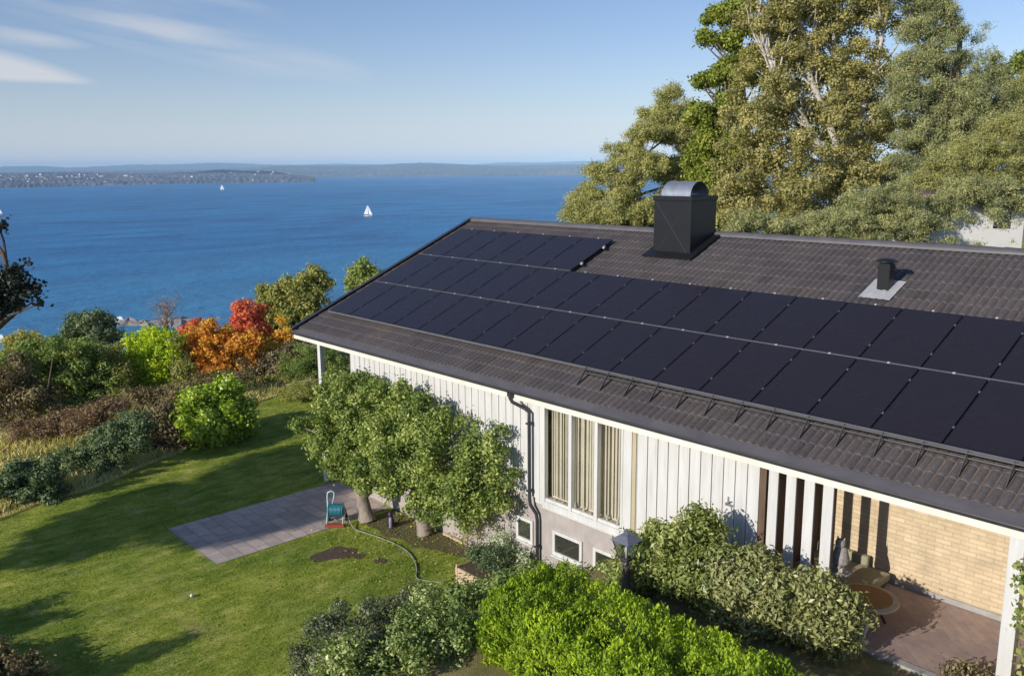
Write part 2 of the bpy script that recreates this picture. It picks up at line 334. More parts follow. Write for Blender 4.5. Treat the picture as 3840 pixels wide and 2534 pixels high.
def make_plant(name, label, cat, base, blobs, n, size, aspect, lmat, wood=BARK, seed=1, group=None, trunk=.12, nlimb=14, sub=14, subr=.34,
               flat=1.0, inner=.06, lo=-1.0, clip=None, crownname='crown', trunks=None, upright=0.0, tw=.012, sizevar=.3, tint0=0.0):
    rng = np.random.default_rng(seed); root = thing(name, base, label, cat, group); base = np.array(base, float)
    P, Nn, tint, cs, rs = foliage_pts(rng, blobs, n, sub, subr, flat, inner, lo, size)
    keep = np.ones(len(P), bool)
    if clip is not None: keep &= clip(P)
    P, Nn, tint = P[keep], Nn[keep], tint[keep]
    up = None
    if upright: up = rng.normal(size=P.shape)*(1-upright)+np.array([0, 0, upright]); up = up-Nn*(up*Nn).sum(1, keepdims=True)
    leaves(crownname, P, Nn, size*rng.uniform(1-sizevar, 1+sizevar, len(P)), aspect, lmat, root, rng, tint+tint0, up)
    mb = MB(); top = np.array(blobs, float)[:, :3].mean(0)
    if trunks is None:
        hi = np.array(blobs, float)[:, 2].max(); tp = np.array([top[0], top[1], base[2]+(hi-base[2])*.85])
        trunks = [[base, base*.6+tp*.4+rng.normal(size=3)*.04*(hi-base[2]), tp]]
    segs = []
    for tr in trunks:
        tr = [np.array(q, float) for q in tr]; pts = []
        for i in range(len(tr)-1):
            for t in np.linspace(0, 1, 5)[(1 if i else 0):]: pts.append(tr[i]+(tr[i+1]-tr[i])*t)
        m = len(pts); mb.tube(pts, [trunk*(1.25 if i == 0 else 1)*(1-.72*i/(m-1)) for i in range(m)], 9, False); segs += pts
    segs = np.array(segs)
    order = rng.permutation(len(cs))[:nlimb]
    for i in order:
        c = cs[i]
        if clip is not None and not clip(c[None])[0]: continue
        cand = segs[segs[:, 2] < c[2]-.15*abs(c[2]-base[2])]
        if len(cand) == 0: cand = segs[:1]
        s0 = cand[np.argmin(((cand-c)**2).sum(1))]; limb(mb, s0, c, min(max(trunk*.3, tw*1.4), .075), tw*.5, rng, 5)
    if len(mb.v) and name != 'bramble': mb.build('trunk' if cat == 'tree' else 'stem', wood, root, True)
    return root
def Dblobs(bl, depth, zr=1.0, yr=.9):
    """blobs given as (x, y, radius[, depth offset[, squash]]) in picture units at a real distance"""
    out = []
    for b in bl:
        q = depth+(b[3] if len(b) > 3 else 0); c = at(b[0], b[1], q); r = b[2]/FD*q; s = b[4] if len(b) > 4 else zr
        out.append((*c, r, r*yr, r*s))
    return out
# ------------------------------------------------------------------ terrain
EDGE_Y = np.array([-60, -20, -12, -8.18, -5.6, -3.11, -.4, 1.7, 4, 9, 60.])
EDGE_X = np.array([0, 0, -1.5, -2.47, -3.15, -4.33, -6.2, -8.33, -9.2, -9.5, -12.])
def sstep(a, b, x): t = np.clip((x-a)/(b-a), 0, 1); return t*t*(3-2*t)
def wob(x, y, s, seed=0.0):
    return (np.sin(x*s+seed)*np.cos(y*s*1.3+seed*2)+.5*np.sin(x*s*2.1+1.3+seed)*np.sin(y*s*1.9+.7)+.25*np.sin(x*s*4.3+y*s*3.7+seed))/1.75
def height(x, y):
    u = np.interp(y, EDGE_Y, EDGE_X)-x
    h = -4.65-np.interp(u, [0, 2, 8, 12, 20, 34], [0, .15, .45, 1.3, 4.0, 9.0])-.18*np.clip(u-34, 0, 181)-.06*np.clip(u-215, 0, 400)
    h = h+np.where(u > 6, sstep(6, 16, u)*wob(x, y, .25)*.7, 0)
    h = h+1.69*sstep(9.6, 12.2, x)*sstep(-14, -9, y)*(1-sstep(9, 14, y))
    h = h+1.2*sstep(9, 20, y)*sstep(-12, 4, x)
    return h
SEA = -45.0
gx = np.concatenate([-np.geomspace(700, 34, 60), np.arange(-33, 30.01, .3), np.geomspace(31, 700, 40)])
gy = np.concatenate([-np.geomspace(700, 19, 50), np.arange(-18, 16.01, .3), np.geomspace(17, 900, 60)])
X, Y = np.meshgrid(gx, gy, indexing='ij'); Z = height(X, Y); Z = np.maximum(Z, SEA-8)
u = np.interp(Y, EDGE_Y, EDGE_X)-X
dry = sstep(-.12, .35, u+wob(X, Y, 1.7)*.14)+sstep(10, 11.5, X)*sstep(-1.0, -.5, Y*0+1)*.8
dry = np.clip(dry, 0, 1)
def terrain_mat():
    m, t, b = M('lawn'); tcn = N(t, 'ShaderNodeTexCoord'); o = tcn.outputs['Object']
    n1 = N(t, 'ShaderNodeTexNoise', Scale=.55, Detail=5.0, Roughness=.6); L(t, o, n1.inputs['Vector'])
    mp = N(t, 'ShaderNodeMapping'); mp.inputs['Scale'].default_value = (1, .45, 1); mp.inputs['Rotation'].default_value = (0, 0, rad(18)); L(t, o, mp.inputs[0])
    n2 = N(t, 'ShaderNodeTexNoise', Scale=3.4, Detail=8.0, Roughness=.66); L(t, mp.outputs[0], n2.inputs['Vector'])
    n3 = N(t, 'ShaderNodeTexNoise', Scale=45.0, Detail=5.0, Roughness=.7); L(t, o, n3.inputs['Vector'])
    c1 = ramp(t, [(.34, (.21, .29, .040)), (.5, (.35, .42, .065)), (.66, (.56, .57, .15))], n2.outputs[0])
    c1b = ramp(t, [(.36, (.68, .76, .70)), (.64, (1.22, 1.13, 1.05))], n1.outputs[0])
    a = N(t, 'ShaderNodeMix', data_type='RGBA', blend_type='MULTIPLY'); a.inputs[0].default_value = 1; L(t, c1, a.inputs[6]); L(t, c1b, a.inputs[7])
    f3 = ramp(t, [(.35, (.62, .66, .6)), (.65, (1.35, 1.3, 1.3))], n3.outputs[0])
    a2 = N(t, 'ShaderNodeMix', data_type='RGBA', blend_type='MULTIPLY'); a2.inputs[0].default_value = .9; L(t, a.outputs[2], a2.inputs[6]); L(t, f3, a2.inputs[7])
    # straw coloured worn patches
    n4 = N(t, 'ShaderNodeTexNoise', Scale=.9, Detail=6.0, Roughness=.7); mp4 = N(t, 'ShaderNodeMapping'); mp4.inputs['Location'].default_value = (3.3, 7.1, 0); L(t, o, mp4.inputs[0]); L(t, mp4.outputs[0], n4.inputs['Vector'])
    f4 = ramp(t, [(.56, (0, 0, 0)), (.74, (.75, .75, .75))], n4.outputs[0])
    a3 = N(t, 'ShaderNodeMix', data_type='RGBA'); L(t, f4, a3.inputs[0]); L(t, a2.outputs[2], a3.inputs[6]); a3.inputs[7].default_value = (.50, .42, .18, 1)
    # rough dry ground beyond the lawn
    n5 = N(t, 'ShaderNodeTexNoise', Scale=.7, Detail=9.0, Roughness=.75); L(t, o, n5.inputs['Vector'])
    cd_ = ramp(t, [(.32, (.14, .12, .05)), (.46, (.28, .22, .11)), (.58, (.45, .34, .19)), (.72, (.52, .41, .25))], n5.outputs[0])
    at_ = N(t, 'ShaderNodeAttribute', attribute_name='dry')
    a4 = N(t, 'ShaderNodeMix', data_type='RGBA'); L(t, at_.outputs['Fac'], a4.inputs[0]); L(t, a3.outputs[2], a4.inputs[6]); L(t, cd_, a4.inputs[7])
    L(t, a4.outputs[2], b.inputs['Base Color']); b.inputs['Roughness'].default_value = .95; b.inputs['Specular IOR Level'].default_value = .15
    ad = N(t, 'ShaderNodeMath', operation='ADD'); L(t, n3.outputs[0], ad.inputs[0]); L(t, n2.outputs[0], ad.inputs[1])
    bp = N(t, 'ShaderNodeBump', Strength=.9, Distance=.05); L(t, ad.outputs[0], bp.inputs['Height']); L(t, bp.outputs[0], b.inputs['Normal'])
    return m
nx, ny = X.shape; idx = np.arange(nx*ny).reshape(nx, ny)
Fq = np.stack([idx[:-1, :-1], idx[1:, :-1], idx[1:, 1:], idx[:-1, 1:]], -1).reshape(-1, 4)
g = fastmesh('ground', np.stack([X, Y, Z], -1).reshape(-1, 3), Fq, terrain_mat(), None, True, {'dry': ('POINT', dry.ravel())})
tag(g, kind='structure')
# sea
def seamat():
    m, t, b = M('sea_water'); geo = N(t, 'ShaderNodeNewGeometry'); mp = N(t, 'ShaderNodeMapping'); mp.inputs['Rotation'].default_value = (0, 0, rad(-42)); mp.inputs['Scale'].default_value = (1, .42, 1)
    L(t, geo.outputs['Position'], mp.inputs[0])
    n = N(t, 'ShaderNodeTexNoise', Scale=.22, Detail=7.0, Roughness=.66); L(t, mp.outputs[0], n.inputs['Vector'])
    w = N(t, 'ShaderNodeTexNoise', Scale=.0035, Detail=4.0); L(t, mp.outputs[0], w.inputs['Vector'])
    n2 = N(t, 'ShaderNodeTexNoise', Scale=.028, Detail=6.0, Roughness=.7); L(t, mp.outputs[0], n2.inputs['Vector'])
    sh = N(t, 'ShaderNodeAttribute', attribute_name='shallow')
    c = ramp(t, [(.40, (.012, .175, .400)), (.62, (.022, .215, .460))], w.outputs[0])
    rp = ramp(t, [(.34, (.45, .55, .66)), (.5, (1, 1, 1)), (.68, (1.5, 1.38, 1.26))], n2.outputs[0])
    mm = N(t, 'ShaderNodeMix', data_type='RGBA', blend_type='MULTIPLY'); mm.inputs[0].default_value = 1; L(t, c, mm.inputs[6]); L(t, rp, mm.inputs[7])
    mx = N(t, 'ShaderNodeMix', data_type='RGBA'); L(t, sh.outputs['Fac'], mx.inputs[0]); L(t, mm.outputs[2], mx.inputs[6]); mx.inputs[7].default_value = (.058, .27, .47, 1)
    L(t, mx.outputs[2], b.inputs['Base Color']); b.inputs['Roughness'].default_value = .38; b.inputs['IOR'].default_value = 1.33; b.inputs['Specular IOR Level'].default_value = .22
    ad = N(t, 'ShaderNodeMath', operation='MULTIPLY_ADD'); L(t, n2.outputs[0], ad.inputs[0]); ad.inputs[1].default_value = 5.0; L(t, n.outputs[0], ad.inputs[2])
    bp = N(t, 'ShaderNodeBump', Strength=1.0, Distance=1.1); L(t, ad.outputs[0], bp.inputs['Height']); L(t, bp.outputs[0], b.inputs['Normal'])
    return m
sx = np.concatenate([-np.geomspace(30000, 1050, 30), np.arange(-1000, 301, 20.), np.geomspace(350, 20000, 20)])
sy = np.concatenate([-np.geomspace(20000, 450, 24), np.arange(-400, 1201, 20.), np.geomspace(1300, 30000, 26)])
X, Y = np.meshgrid(sx, sy, indexing='ij'); nx, ny = X.shape; idx = np.arange(nx*ny).reshape(nx, ny)
Fq = np.stack([idx[:-1, :-1], idx[1:, :-1], idx[1:, 1:], idx[:-1, 1:]], -1).reshape(-1, 4)
shal = 1-sstep(200, 560, -X+wob(X, Y, .012)*50)
tag(fastmesh('water', np.stack([X, Y, X*0+SEA], -1).reshape(-1, 3), Fq, seamat(), None, True, {'shallow': ('POINT', shal.ravel())}), kind='structure')
# far land; some blue distance haze is painted into its base colours
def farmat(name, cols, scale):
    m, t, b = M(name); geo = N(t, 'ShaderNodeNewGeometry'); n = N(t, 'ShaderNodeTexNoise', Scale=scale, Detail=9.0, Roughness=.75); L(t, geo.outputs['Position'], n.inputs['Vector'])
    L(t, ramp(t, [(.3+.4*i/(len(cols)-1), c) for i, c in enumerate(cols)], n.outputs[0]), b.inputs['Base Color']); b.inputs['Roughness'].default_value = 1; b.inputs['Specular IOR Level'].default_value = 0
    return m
def farland(name, a0, a1, dist, depth, prof, cols, scale, seed, nu=260, nv=34, tree=6):
    """strip of land between two bearings; prof(t) gives the height of its crest"""
    rng = np.random.default_rng(seed); t = np.linspace(0, 1, nu)[:, None]; s = np.linspace(0, 1, nv)[None, :]
    az_ = np.radians(a0+(a1-a0)*t); edge = np.sin(math.pi*np.clip(t, 0, 1))**.35
    d0 = dist(t) if callable(dist) else dist; r = d0+depth*s
    X = CAM[0]+np.sin(az_)*r; Y = CAM[1]+np.cos(az_)*r
    shape = np.sin(np.clip(s*1.25, 0, 1)*math.pi/2)**.8
    Z = SEA-1+(prof(t)-SEA)*shape*(.9+.1*wob(X, Y, .004, seed))*edge+np.where(s > 0, rng.random(X.shape)*tree, 0)
    Z = np.where(s == 0, SEA-3, Z); idx = np.arange(nu*nv).reshape(nu, nv)
    Fq = np.stack([idx[:-1, :-1], idx[:-1, 1:], idx[1:, 1:], idx[1:, :-1]], -1).reshape(-1, 4)
    o = fastmesh(name, np.stack([X, Y, Z+0*X], -1).reshape(-1, 3), Fq, farmat(name, cols, scale), None, False)
    return tag(o, kind='structure')
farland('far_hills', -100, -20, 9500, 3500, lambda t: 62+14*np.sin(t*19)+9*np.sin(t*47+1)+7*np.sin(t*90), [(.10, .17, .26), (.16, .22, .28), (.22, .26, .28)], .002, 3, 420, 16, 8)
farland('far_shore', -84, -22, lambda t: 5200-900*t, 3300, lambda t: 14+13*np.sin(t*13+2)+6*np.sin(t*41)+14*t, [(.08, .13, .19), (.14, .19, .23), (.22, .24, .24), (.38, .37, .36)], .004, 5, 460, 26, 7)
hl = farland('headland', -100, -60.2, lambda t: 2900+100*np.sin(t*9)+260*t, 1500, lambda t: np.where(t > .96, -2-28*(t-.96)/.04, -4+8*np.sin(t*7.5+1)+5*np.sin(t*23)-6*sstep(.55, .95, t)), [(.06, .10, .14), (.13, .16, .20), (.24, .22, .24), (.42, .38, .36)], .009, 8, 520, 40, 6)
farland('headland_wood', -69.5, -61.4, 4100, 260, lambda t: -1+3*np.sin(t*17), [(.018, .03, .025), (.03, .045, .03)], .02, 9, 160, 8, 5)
# ------------------------------------------------------------------ house
def RP(x, v, h): return (x, v*CA-h*SA, v*SA+h*CA)
X0, X1, VE, VR = -.5, 24.5, -.85, 6.14
H = thing('house', (11.0, 2.0, -4.65), 'long white boarded house with a brown tiled roof covered in solar panels', 'house')
# --- roof
def roof_field():
    cw, cv = .30, .349; ncx = int((X1-X0)/cw)+1; nrow = int(round((VR-VE)/cv)); per = 16; xs = np.linspace(X0, X0+ncx*cw, ncx*per+1)
    ph = ((xs-X0) % (cw/2))/(cw/2); prof = .030*np.clip(np.sin(ph*math.pi), 0, 1)**.7-.0  # two rolls per tile
    prof = .062*np.clip(np.sin(ph*math.pi), 0, 1)**.6-.014
    V, F_, T = [], [], []; rng = np.random.default_rng(4); k = 0; nxs = len(xs)
    for r in range(nrow):
        v0 = VE+r*(VR-VE)/nrow; v1 = VE+(r+1)*(VR-VE)/nrow
        jit = np.repeat(rng.normal(0, .003, ncx), per); jit = np.append(jit, jit[-1])
        rows = [(v0+.004, -.174, 0), (v0, -.161, 1), (v0+.015, -.159, 1), (v1+.03, -.174, 1)]
        for v, h, m in rows:
            hh = h+prof*(1 if m else .8)+(jit if m else 0); V.append(np.stack([xs, (v*CA-hh*SA), (v*SA+hh*CA)], 1))
        for q in range(3):
            a = k+q*nxs+np.arange(nxs-1); F_.append(np.stack([a, a+1, a+1+nxs, a+nxs], 1))
            blot = .22*np.clip(wob((xs[:-1]), np.full(nxs-1, v0), .9, 2.0), 0, 1)
            tt = np.repeat(np.clip(rng.beta(3.0, 4.0, ncx), 0, 1), per)*.75+blot*.8; T.append(tt if q == 0 else T[-1] if q > 1 else tt)
        T[-1] = T[-2] = T[-3]; k += 4*nxs
    return np.concatenate(V), np.concatenate(F_), np.concatenate(T)
V, F_, T = roof_field()
roof = fastmesh('roof', V, F_, TILE, H, False, {'tint': ('FACE', T)})
yr, zr_ = RP(0, VR, -.13)[1:]
mb = MB(); yb = 2*yr+.95
mb.hexa([(X0, yb, -.60), (X1, yb, -.60), (X1, yr, zr_-.09), (X0, yr, zr_-.09), (X0, yb, -.52), (X1, yb, -.52), (X1, yr, zr_-.01), (X0, yr, zr_-.01)])
rb_ = mb.build('roof_back_slope', TILE, H)
mb = MB()                                                          # under-roof deck
a = [RP(0, VE-.05, -.26), RP(0, VR, -.26), RP(0, VE-.05, -.17), RP(0, VR, -.17)]
mb.hexa([(X0+.03, a[0][1], a[0][2]), (X1, a[0][1], a[0][2]), (X1, a[1][1], a[1][2]), (X0+.03, a[1][1], a[1][2]), (X0+.03, a[2][1], a[2][2]), (X1, a[2][1], a[2][2]), (X1, a[3][1], a[3][2]), (X0+.03, a[3][1], a[3][2])])
mb.build('roof_deck', SOFFIT, H)
mb = MB(); nrid = int((X1-X0)/.42)                                  # ridge tiles
for i in range(nrid):
    xa = X0+i*.42; xb = xa+.45
    for j in range(8):
        a0 = math.pi*j/8; a1 = math.pi*(j+1)/8
        ra, rb2 = .125, .112
        mb.add([(xa, yr+ra*math.cos(a0)*1.25, zr_-.045+ra*math.sin(a0)), (xb, yr+rb2*math.cos(a0)*1.25, zr_-.045+rb2*math.sin(a0)), (xb, yr+rb2*math.cos(a1)*1.25, zr_-.045+rb2*math.sin(a1)), (xa, yr+ra*math.cos(a1)*1.25, zr_-.045+ra*math.sin(a1))], [(0, 1, 2, 3)])
mb.build('ridge_cap', EAVEM, roof)
mb = MB()                                                          # dark metal verge along the gable
for (h0, h1, xx0, xx1) in ((-.24, -.055, X0-.06, X0+.005), (-.075, -.050, X0+.004, X0+.09)):
    p = [RP(xx0, VE-.16, h0), RP(xx1, VE-.16, h0), RP(xx1, VR+.02, h0), RP(xx0, VR+.02, h0), RP(xx0, VE-.16, h1), RP(xx1, VE-.16, h1), RP(xx1, VR+.02, h1), RP(xx0, VR+.02, h1)]
    mb.hexa(p)
mb.build('verge_trim', GUTTER, roof)
mb = MB(); p = [RP(X0-.05, VE-.12, -.42), RP(X0-.01, VE-.12, -.42), RP(X0-.01, VR, -.42), RP(X0-.05, VR, -.42), RP(X0-.05, VE-.12, -.242), RP(X0-.01, VE-.12, -.242), RP(X0-.01, VR, -.242), RP(X0-.05, VR, -.242)]
mb.hexa(p).build('barge_board', FASC, H)
mb = MB(); p0, p1, p2 = RP(0, VE+.02, -.150), RP(0, VE-.17, -.158), RP(0, VE-.172, -.21)
mb.add([(X0, p0[1], p0[2]), (X1, p0[1], p0[2]), (X1, p1[1], p1[2]), (X0, p1[1], p1[2]), (X1, p2[1], p2[2]), (X0, p2[1], p2[2])], [(0, 1, 2, 3), (3, 2, 4, 5)])
mb.build('eave_flashing', EAVEM, roof)
gy_, gz_ = -.915, -.565                                             # half round gutter
mb = MB(); nseg = 60
for i in range(nseg):
    xa = X0-.04+(X1-X0+.04)*i/nseg; xb = X0-.04+(X1-X0+.04)*(i+1)/nseg
    for rr in (.052, .048):
        for j in range(10):
            a0 = math.pi+math.pi*j/10; a1 = math.pi+math.pi*(j+1)/10
            mb.add([(xa, gy_+rr*math.cos(a0), gz_+rr*math.sin(a0)), (xb, gy_+rr*math.cos(a0), gz_+rr*math.sin(a0)), (xb, gy_+rr*math.cos(a1), gz_+rr*math.sin(a1)), (xa, gy_+rr*math.cos(a1), gz_+rr*math.sin(a1))], [(0, 1, 2, 3)])
mb.tube([(X0-.04, gy_-.052, gz_), (X1, gy_-.052, gz_)], .007, 6)
gut = mb.build('gutter', GUTTER, H)
MB().box((X0-.01, -.855, -.745), (X1, -.815, -.585)).build('fascia', FASC, H)
MB().box((X0, -.814, -.746), (X1, -.60, -.735)).build('soffit', SOFFIT, H)
# --- downpipe
mb = MB(); xo, xp = 8.62, 8.96
mb.tube([(xo, gy_, gz_-.05), (xo, gy_, gz_-.16), (xo+.03, gy_+.03, gz_-.24), (xp-.1, -.73, -.93), (xp, -.70, -1.0), (xp, -.70, -1.2), (xp, -.70, -2.85), (xp+.02, -.70, -2.98), (xp+.16, -.66, -3.16), (xp+.18, -.65, -3.3), (xp+.18, -.65, -4.6)], .037, 10)
dp = mb.build('downpipe', GUTTER, H, True)
mb = MB(); mb.tube([(xo, gy_, gz_-.04), (xo, gy_, gz_-.12)], .065, 12); mb.build('outlet', GUTTER, dp)
for z in (-1.25, -2.7): MB().box((xp-.05, -.76, z), (xp+.05, -.61, z+.03)).build('pipe_clip', GUTTER, dp)
MB().box((xp+.13, -.71, -3.9), (xp+.23, -.56, -3.87)).build('pipe_clip', GUTTER, dp)
# --- front walls: siding boards with shadow gaps
def siding(xa, xb, za, zb, w=.23, y=-.60):
    mb = MB(); n = max(1, round((xb-xa)/w)); w = (xb-xa)/n
    for i in range(n):
        dy = random.Random(int(xa*10)+i).uniform(-.002, .002)
        mb.box((xa+i*w+.009, y+dy, za), (xa+(i+1)*w-.009, y+.024, zb))
    return mb
WB = -2.80
MB().box((2.0, -.575, WB+.02), (9.04, -.40, -.755)).box((11.62, -.575, WB+.02), (14.28, -.40, -.755)).box((9.04, -.575, -.749), (11.62, -.40, -.735)).build('wall', GAPM, H)
def weather(m, z0, z1):
    t = m.node_tree; b = t.nodes['Principled BSDF']; lk = b.inputs['Base Color'].links[0]; src = lk.from_socket
    g = N(t, 'ShaderNodeNewGeometry'); mp = N(t, 'ShaderNodeMapping'); mp.inputs['Scale'].default_value = (9, 9, .7); L(t, g.outputs['Position'], mp.inputs[0])
    n = N(t, 'ShaderNodeTexNoise', Scale=1.6, Detail=7.0, Roughness=.75); L(t, mp.outputs[0], n.inputs['Vector'])
    mx = N(t, 'ShaderNodeMix', data_type='RGBA', blend_type='MULTIPLY'); mx.inputs[0].default_value = 1; L(t, src, mx.inputs[6])
    L(t, ramp(t, [(.32, (.89, .87, .83)), (.48, (1, 1, 1)), (.72, (1.03, 1.03, 1.03))], n.outputs[0]), mx.inputs[7]); L(t, mx.outputs[2], b.inputs['Base Color'])
weather(WHITE, 0, 0); weather(RENDER, 0, 0)
s1 = siding(2.0, 9.04, WB, -.749).build('siding', WHITE, H, bevel=.003)
s2 = siding(11.74, 14.28, WB, -.749).build('siding', WHITE, H, bevel=.003)
MB().box((9.04, -.612, -2.93), (9.28, -.575, -.749)).box((9.10, -.622, -2.9), (9.17, -.612, -.749)).build('window_casing', WHITE, H)
MB().box((11.40, -.612, -2.85), (11.61, -.40, -.749)).build('window_casing', WHITE, H)
MB().box((11.612, -.595, -2.85), (11.70, -.42, -.749)).build('corner_board', BEIGE, H)
MB().box((14.285, -.605, -2.93), (14.40, -.40, -.749)).build('corner_board', BROWN, H)
MB().box((1.95, -.575, -2.80), (2.0, 1.2, -.749)).build('return_wall', SHADEW, H)
# basement
mb = MB(); mb.box((2.0, -.56, -5.4), (14.4, -.30, -2.79)); bw = mb.build('basement_wall', RENDER, H)
MB().box((2.0, -.605, -2.835), (9.04, -.56, -2.80)).box((11.62, -.605, -2.835), (14.28, -.56, -2.80)).build('drip_edge', FASC, H)
# large window: three lights
W = MB(); W.box((9.28, -.64, -2.95), (11.62, -.50, -2.83)).box((9.28, -.66, -2.975), (11.64, -.60, -2.945))
W.box((9.28, -.62, -.83), (11.40, -.50, -.752))
for xx in (9.28, 10.0, 10.69, 11.36): W.box((xx, -.625, -2.83), (xx+(.085 if 9.9 < xx < 11 else .05), -.52, -.83))
for k, (xa, xb) in enumerate(((9.33, 10.0), (10.085, 10.69), (10.775, 11.36))):
    W.box((xa, -.60, -2.83), (xb, -.55, -2.77)).box((xa, -.60, -.86), (xb, -.55, -.83))
win = W.build('window', WHITE, H, bevel=.004)
for xa, xb in ((9.33, 10.0), (10.085, 10.69), (10.775, 11.36)):
    MB().add([(xa, -.574, -2.77), (xb, -.574, -2.77), (xb, -.574, -.86), (xa, -.574, -.86)], [(0, 1, 2, 3)]).build('pane', GLASS, win)
mb = MB(); rg = random.Random(5)                                     # vertical pleats and blinds
for xa, xb, dens in ((9.33, 10.0, .055), (10.06, 10.69, .075), (10.8, 11.38, .085)):
    x = xa
    while x < xb-.03:
        w = dens*rg.uniform(.68, .86) if xa > 10.5 else dens*rg.uniform(.93, 1.1); d = rg.uniform(0, .05)
        mb.add([(x, -.44+d, -2.75), (x+w, -.47+d, -2.75), (x+w, -.47+d, -.77), (x, -.44+d, -.77)], [(0, 1, 2, 3)]); x += dens
mb.build('curtain', CURT, win)
MB().add([(9.3, -.40, -2.8), (11.4, -.40, -2.8), (11.4, -.40, -.755), (9.3, -.40, -.755)], [(0, 1, 2, 3)]).build('curtain_lining', pmat('lining', (.68, .62, .50), (.58, .53, .43), 3, .9), win)
mb = MB(); mb.box((9.1, .9, -2.9), (11.6, .95, -.8)).box((9.28, -.5, -2.90), (11.6, .9, -2.84)).box((9.1, -.39, -2.9), (9.15, .9, -.8)).box((11.6, -.39, -2.9), (11.65, .9, -.8)).build('room', ROOM, H)
mb = MB()
for i in range(9):
    x = 9.5+i*.21+rg.uniform(-.04, .04); h = rg.uniform(.08, .2)
    MB().lathe((x, -.51, -2.838), [(.02, 0), (.032, .06), (.028, .08), (.01, h)], 8).build('sill_plant', SILLP, win)
# basement windows
for (xa, xb, za, zb) in ((8.42, 8.94, -3.93, -3.40), (9.53, 10.36, -3.93, -3.40), (10.66, 11.5, -3.93, -3.40)):
    f = MB(); t_ = .07
    f.box((xa, -.60, za), (xb, -.56, za+t_)).box((xa, -.60, zb-t_), (xb, -.56, zb)).box((xa, -.60, za+t_), (xa+t_, -.56, zb-t_)).box((xb-t_, -.60, za+t_), (xb, -.56, zb-t_))
    f.box((xa-.02, -.64, za-.03), (xb+.02, -.56, za-.002))
    f = f.build('basement_window', WHITE, H)
    MB().add([(xa+t_, -.572, za+t_), (xb-t_, -.572, za+t_), (xb-t_, -.572, zb-t_), (xa+t_, -.572, zb-t_)], [(0, 1, 2, 3)]).build('pane', winglass('dark_window_glass', (.35, .38, .35), .22) if 'dark_window_glass' not in bpy.data.materials else bpy.data.materials['dark_window_glass'], f)
MB().tube([(13.72, -.60, -1.62), (13.70, -.68, -1.60), (13.78, -.66, -1.55)], .012, 6).box((13.66, -.625, -1.66), (13.80, -.60, -1.62)).box((13.70, -.622, -1.66), (13.725, -.60, -1.50)).build('wall_ornament', GALV, H)
# slat screen and posts
for xa in (14.45, 14.76, 15.07, 15.38):
    o = MB().box((xa, -.62, -2.96), (xa+.17, -.585, -.749)).build('screen_board', WHITE, H, bevel=.003)
    MB().box((xa+.03, -.584, -2.96), (xa+.165, -.50, -.76)).build('stud', BROWN, o)
MB().box((14.41, -.70, -.765), (15.6, -.60, -.748)).build('screen_rail', BROWN, H)
MB().box((18.06, -.86, -2.98), (18.24, -.69, -.748)).build('porch_post', WHITE, H, bevel=.006)
MB().box((.66, -.80, -4.9), (.80, -.66, -.748)).build('porch_post', WHITE, H, bevel=.006)
# patio recess
MB().box((14.4, 1.2, -2.84), (24.5, 1.4, -.74)).build('brick_wall', BRICK, H)
MB().box((14.4, 1.17, -3.0), (24.5, 1.40, -2.841)).build('plinth', CONC, H)
MB().box((14.30, -.39, -3.0), (14.398, 1.2, -.749)).build('side_wall', BROWN, H)
MB().box((14.41, -.595, -.746), (24.5, 1.2, -.735)).build('porch_ceiling', SOFFIT, H)
MB().box((-.1, 1.2, -5), (2.0, 1.4, -.74)).build('terrace_wall', SHADEW, H)
MB().box((-.4, -.59, -.746), (1.95, 1.2, -.735)).build('terrace_ceiling', SOFFIT, H)
MB().box((-.1, 1.4, -5.4), (24.5, yb-1.0, -.6)).build('rear_walls', WHITE, H)
# --- chimney
cx0, cx1, cy0, cy1, cz = 7.80, 8.90, 4.64, 5.66, 3.20
mb = MB(); mb.box((cx0, cy0, 1.3), (cx1, cy1, cz-.10))
for (xa, xb, ya, yb_, za, zb) in ((cx0-.025, cx1+.025, cy0-.025, cy1+.025, cz-.10, cz), (cx0-.012, cx1+.012, cy0-.012, cy1+.012, cz-.125, cz-.10)): mb.box((xa, ya, za), (xb, yb_, zb))
ch = mb.build('chimney', STEEL, H, bevel=.006)
mb = MB(); zb_, zt_ = 1.78, cz-.13                                    # raised folds crossing the sheet faces
for (p, q) in (((cx0+.04, zb_), (cx1-.04, zt_)), ((cx1-.04, zb_), (cx0+.04, zt_))):
    d = .012; mb.add([(p[0]-d, cy0-.001, p[1]), (p[0]+d, cy0-.001, p[1]), (q[0]+d, cy0-.001, q[1]), (q[0]-d, cy0-.001, q[1]), (p[0], cy0-.010, p[1]), (q[0], cy0-.010, q[1])], [(0, 4, 5, 3), (4, 1, 2, 5)])
mb.build('cross_fold', pmat('fold_steel', (.05, .05, .055), (.04, .04, .044), 3, .4), ch)
mb = MB(); yc = (cy0+cy1)/2; R_ = .36
for rr in (R_, R_-.012):
    for j in range(24):
        a0 = math.pi*j/24; a1 = math.pi*(j+1)/24
        mb.add([(cx0+.10, yc-rr*math.cos(a0), cz+.001+rr*math.sin(a0)*.95), (cx1-.14, yc-rr*math.cos(a0), cz+.001+rr*math.sin(a0)*.95), (cx1-.14, yc-rr*math.cos(a1), cz+.001+rr*math.sin(a1)*.95), (cx0+.10, yc-rr*math.cos(a1), cz+.001+rr*math.sin(a1)*.95)], [(0, 1, 2, 3)])
mb.build('chimney_cowl', GALV, ch, True)
mb = MB(); v0, v1 = 4.86, 6.05                                        # skirt
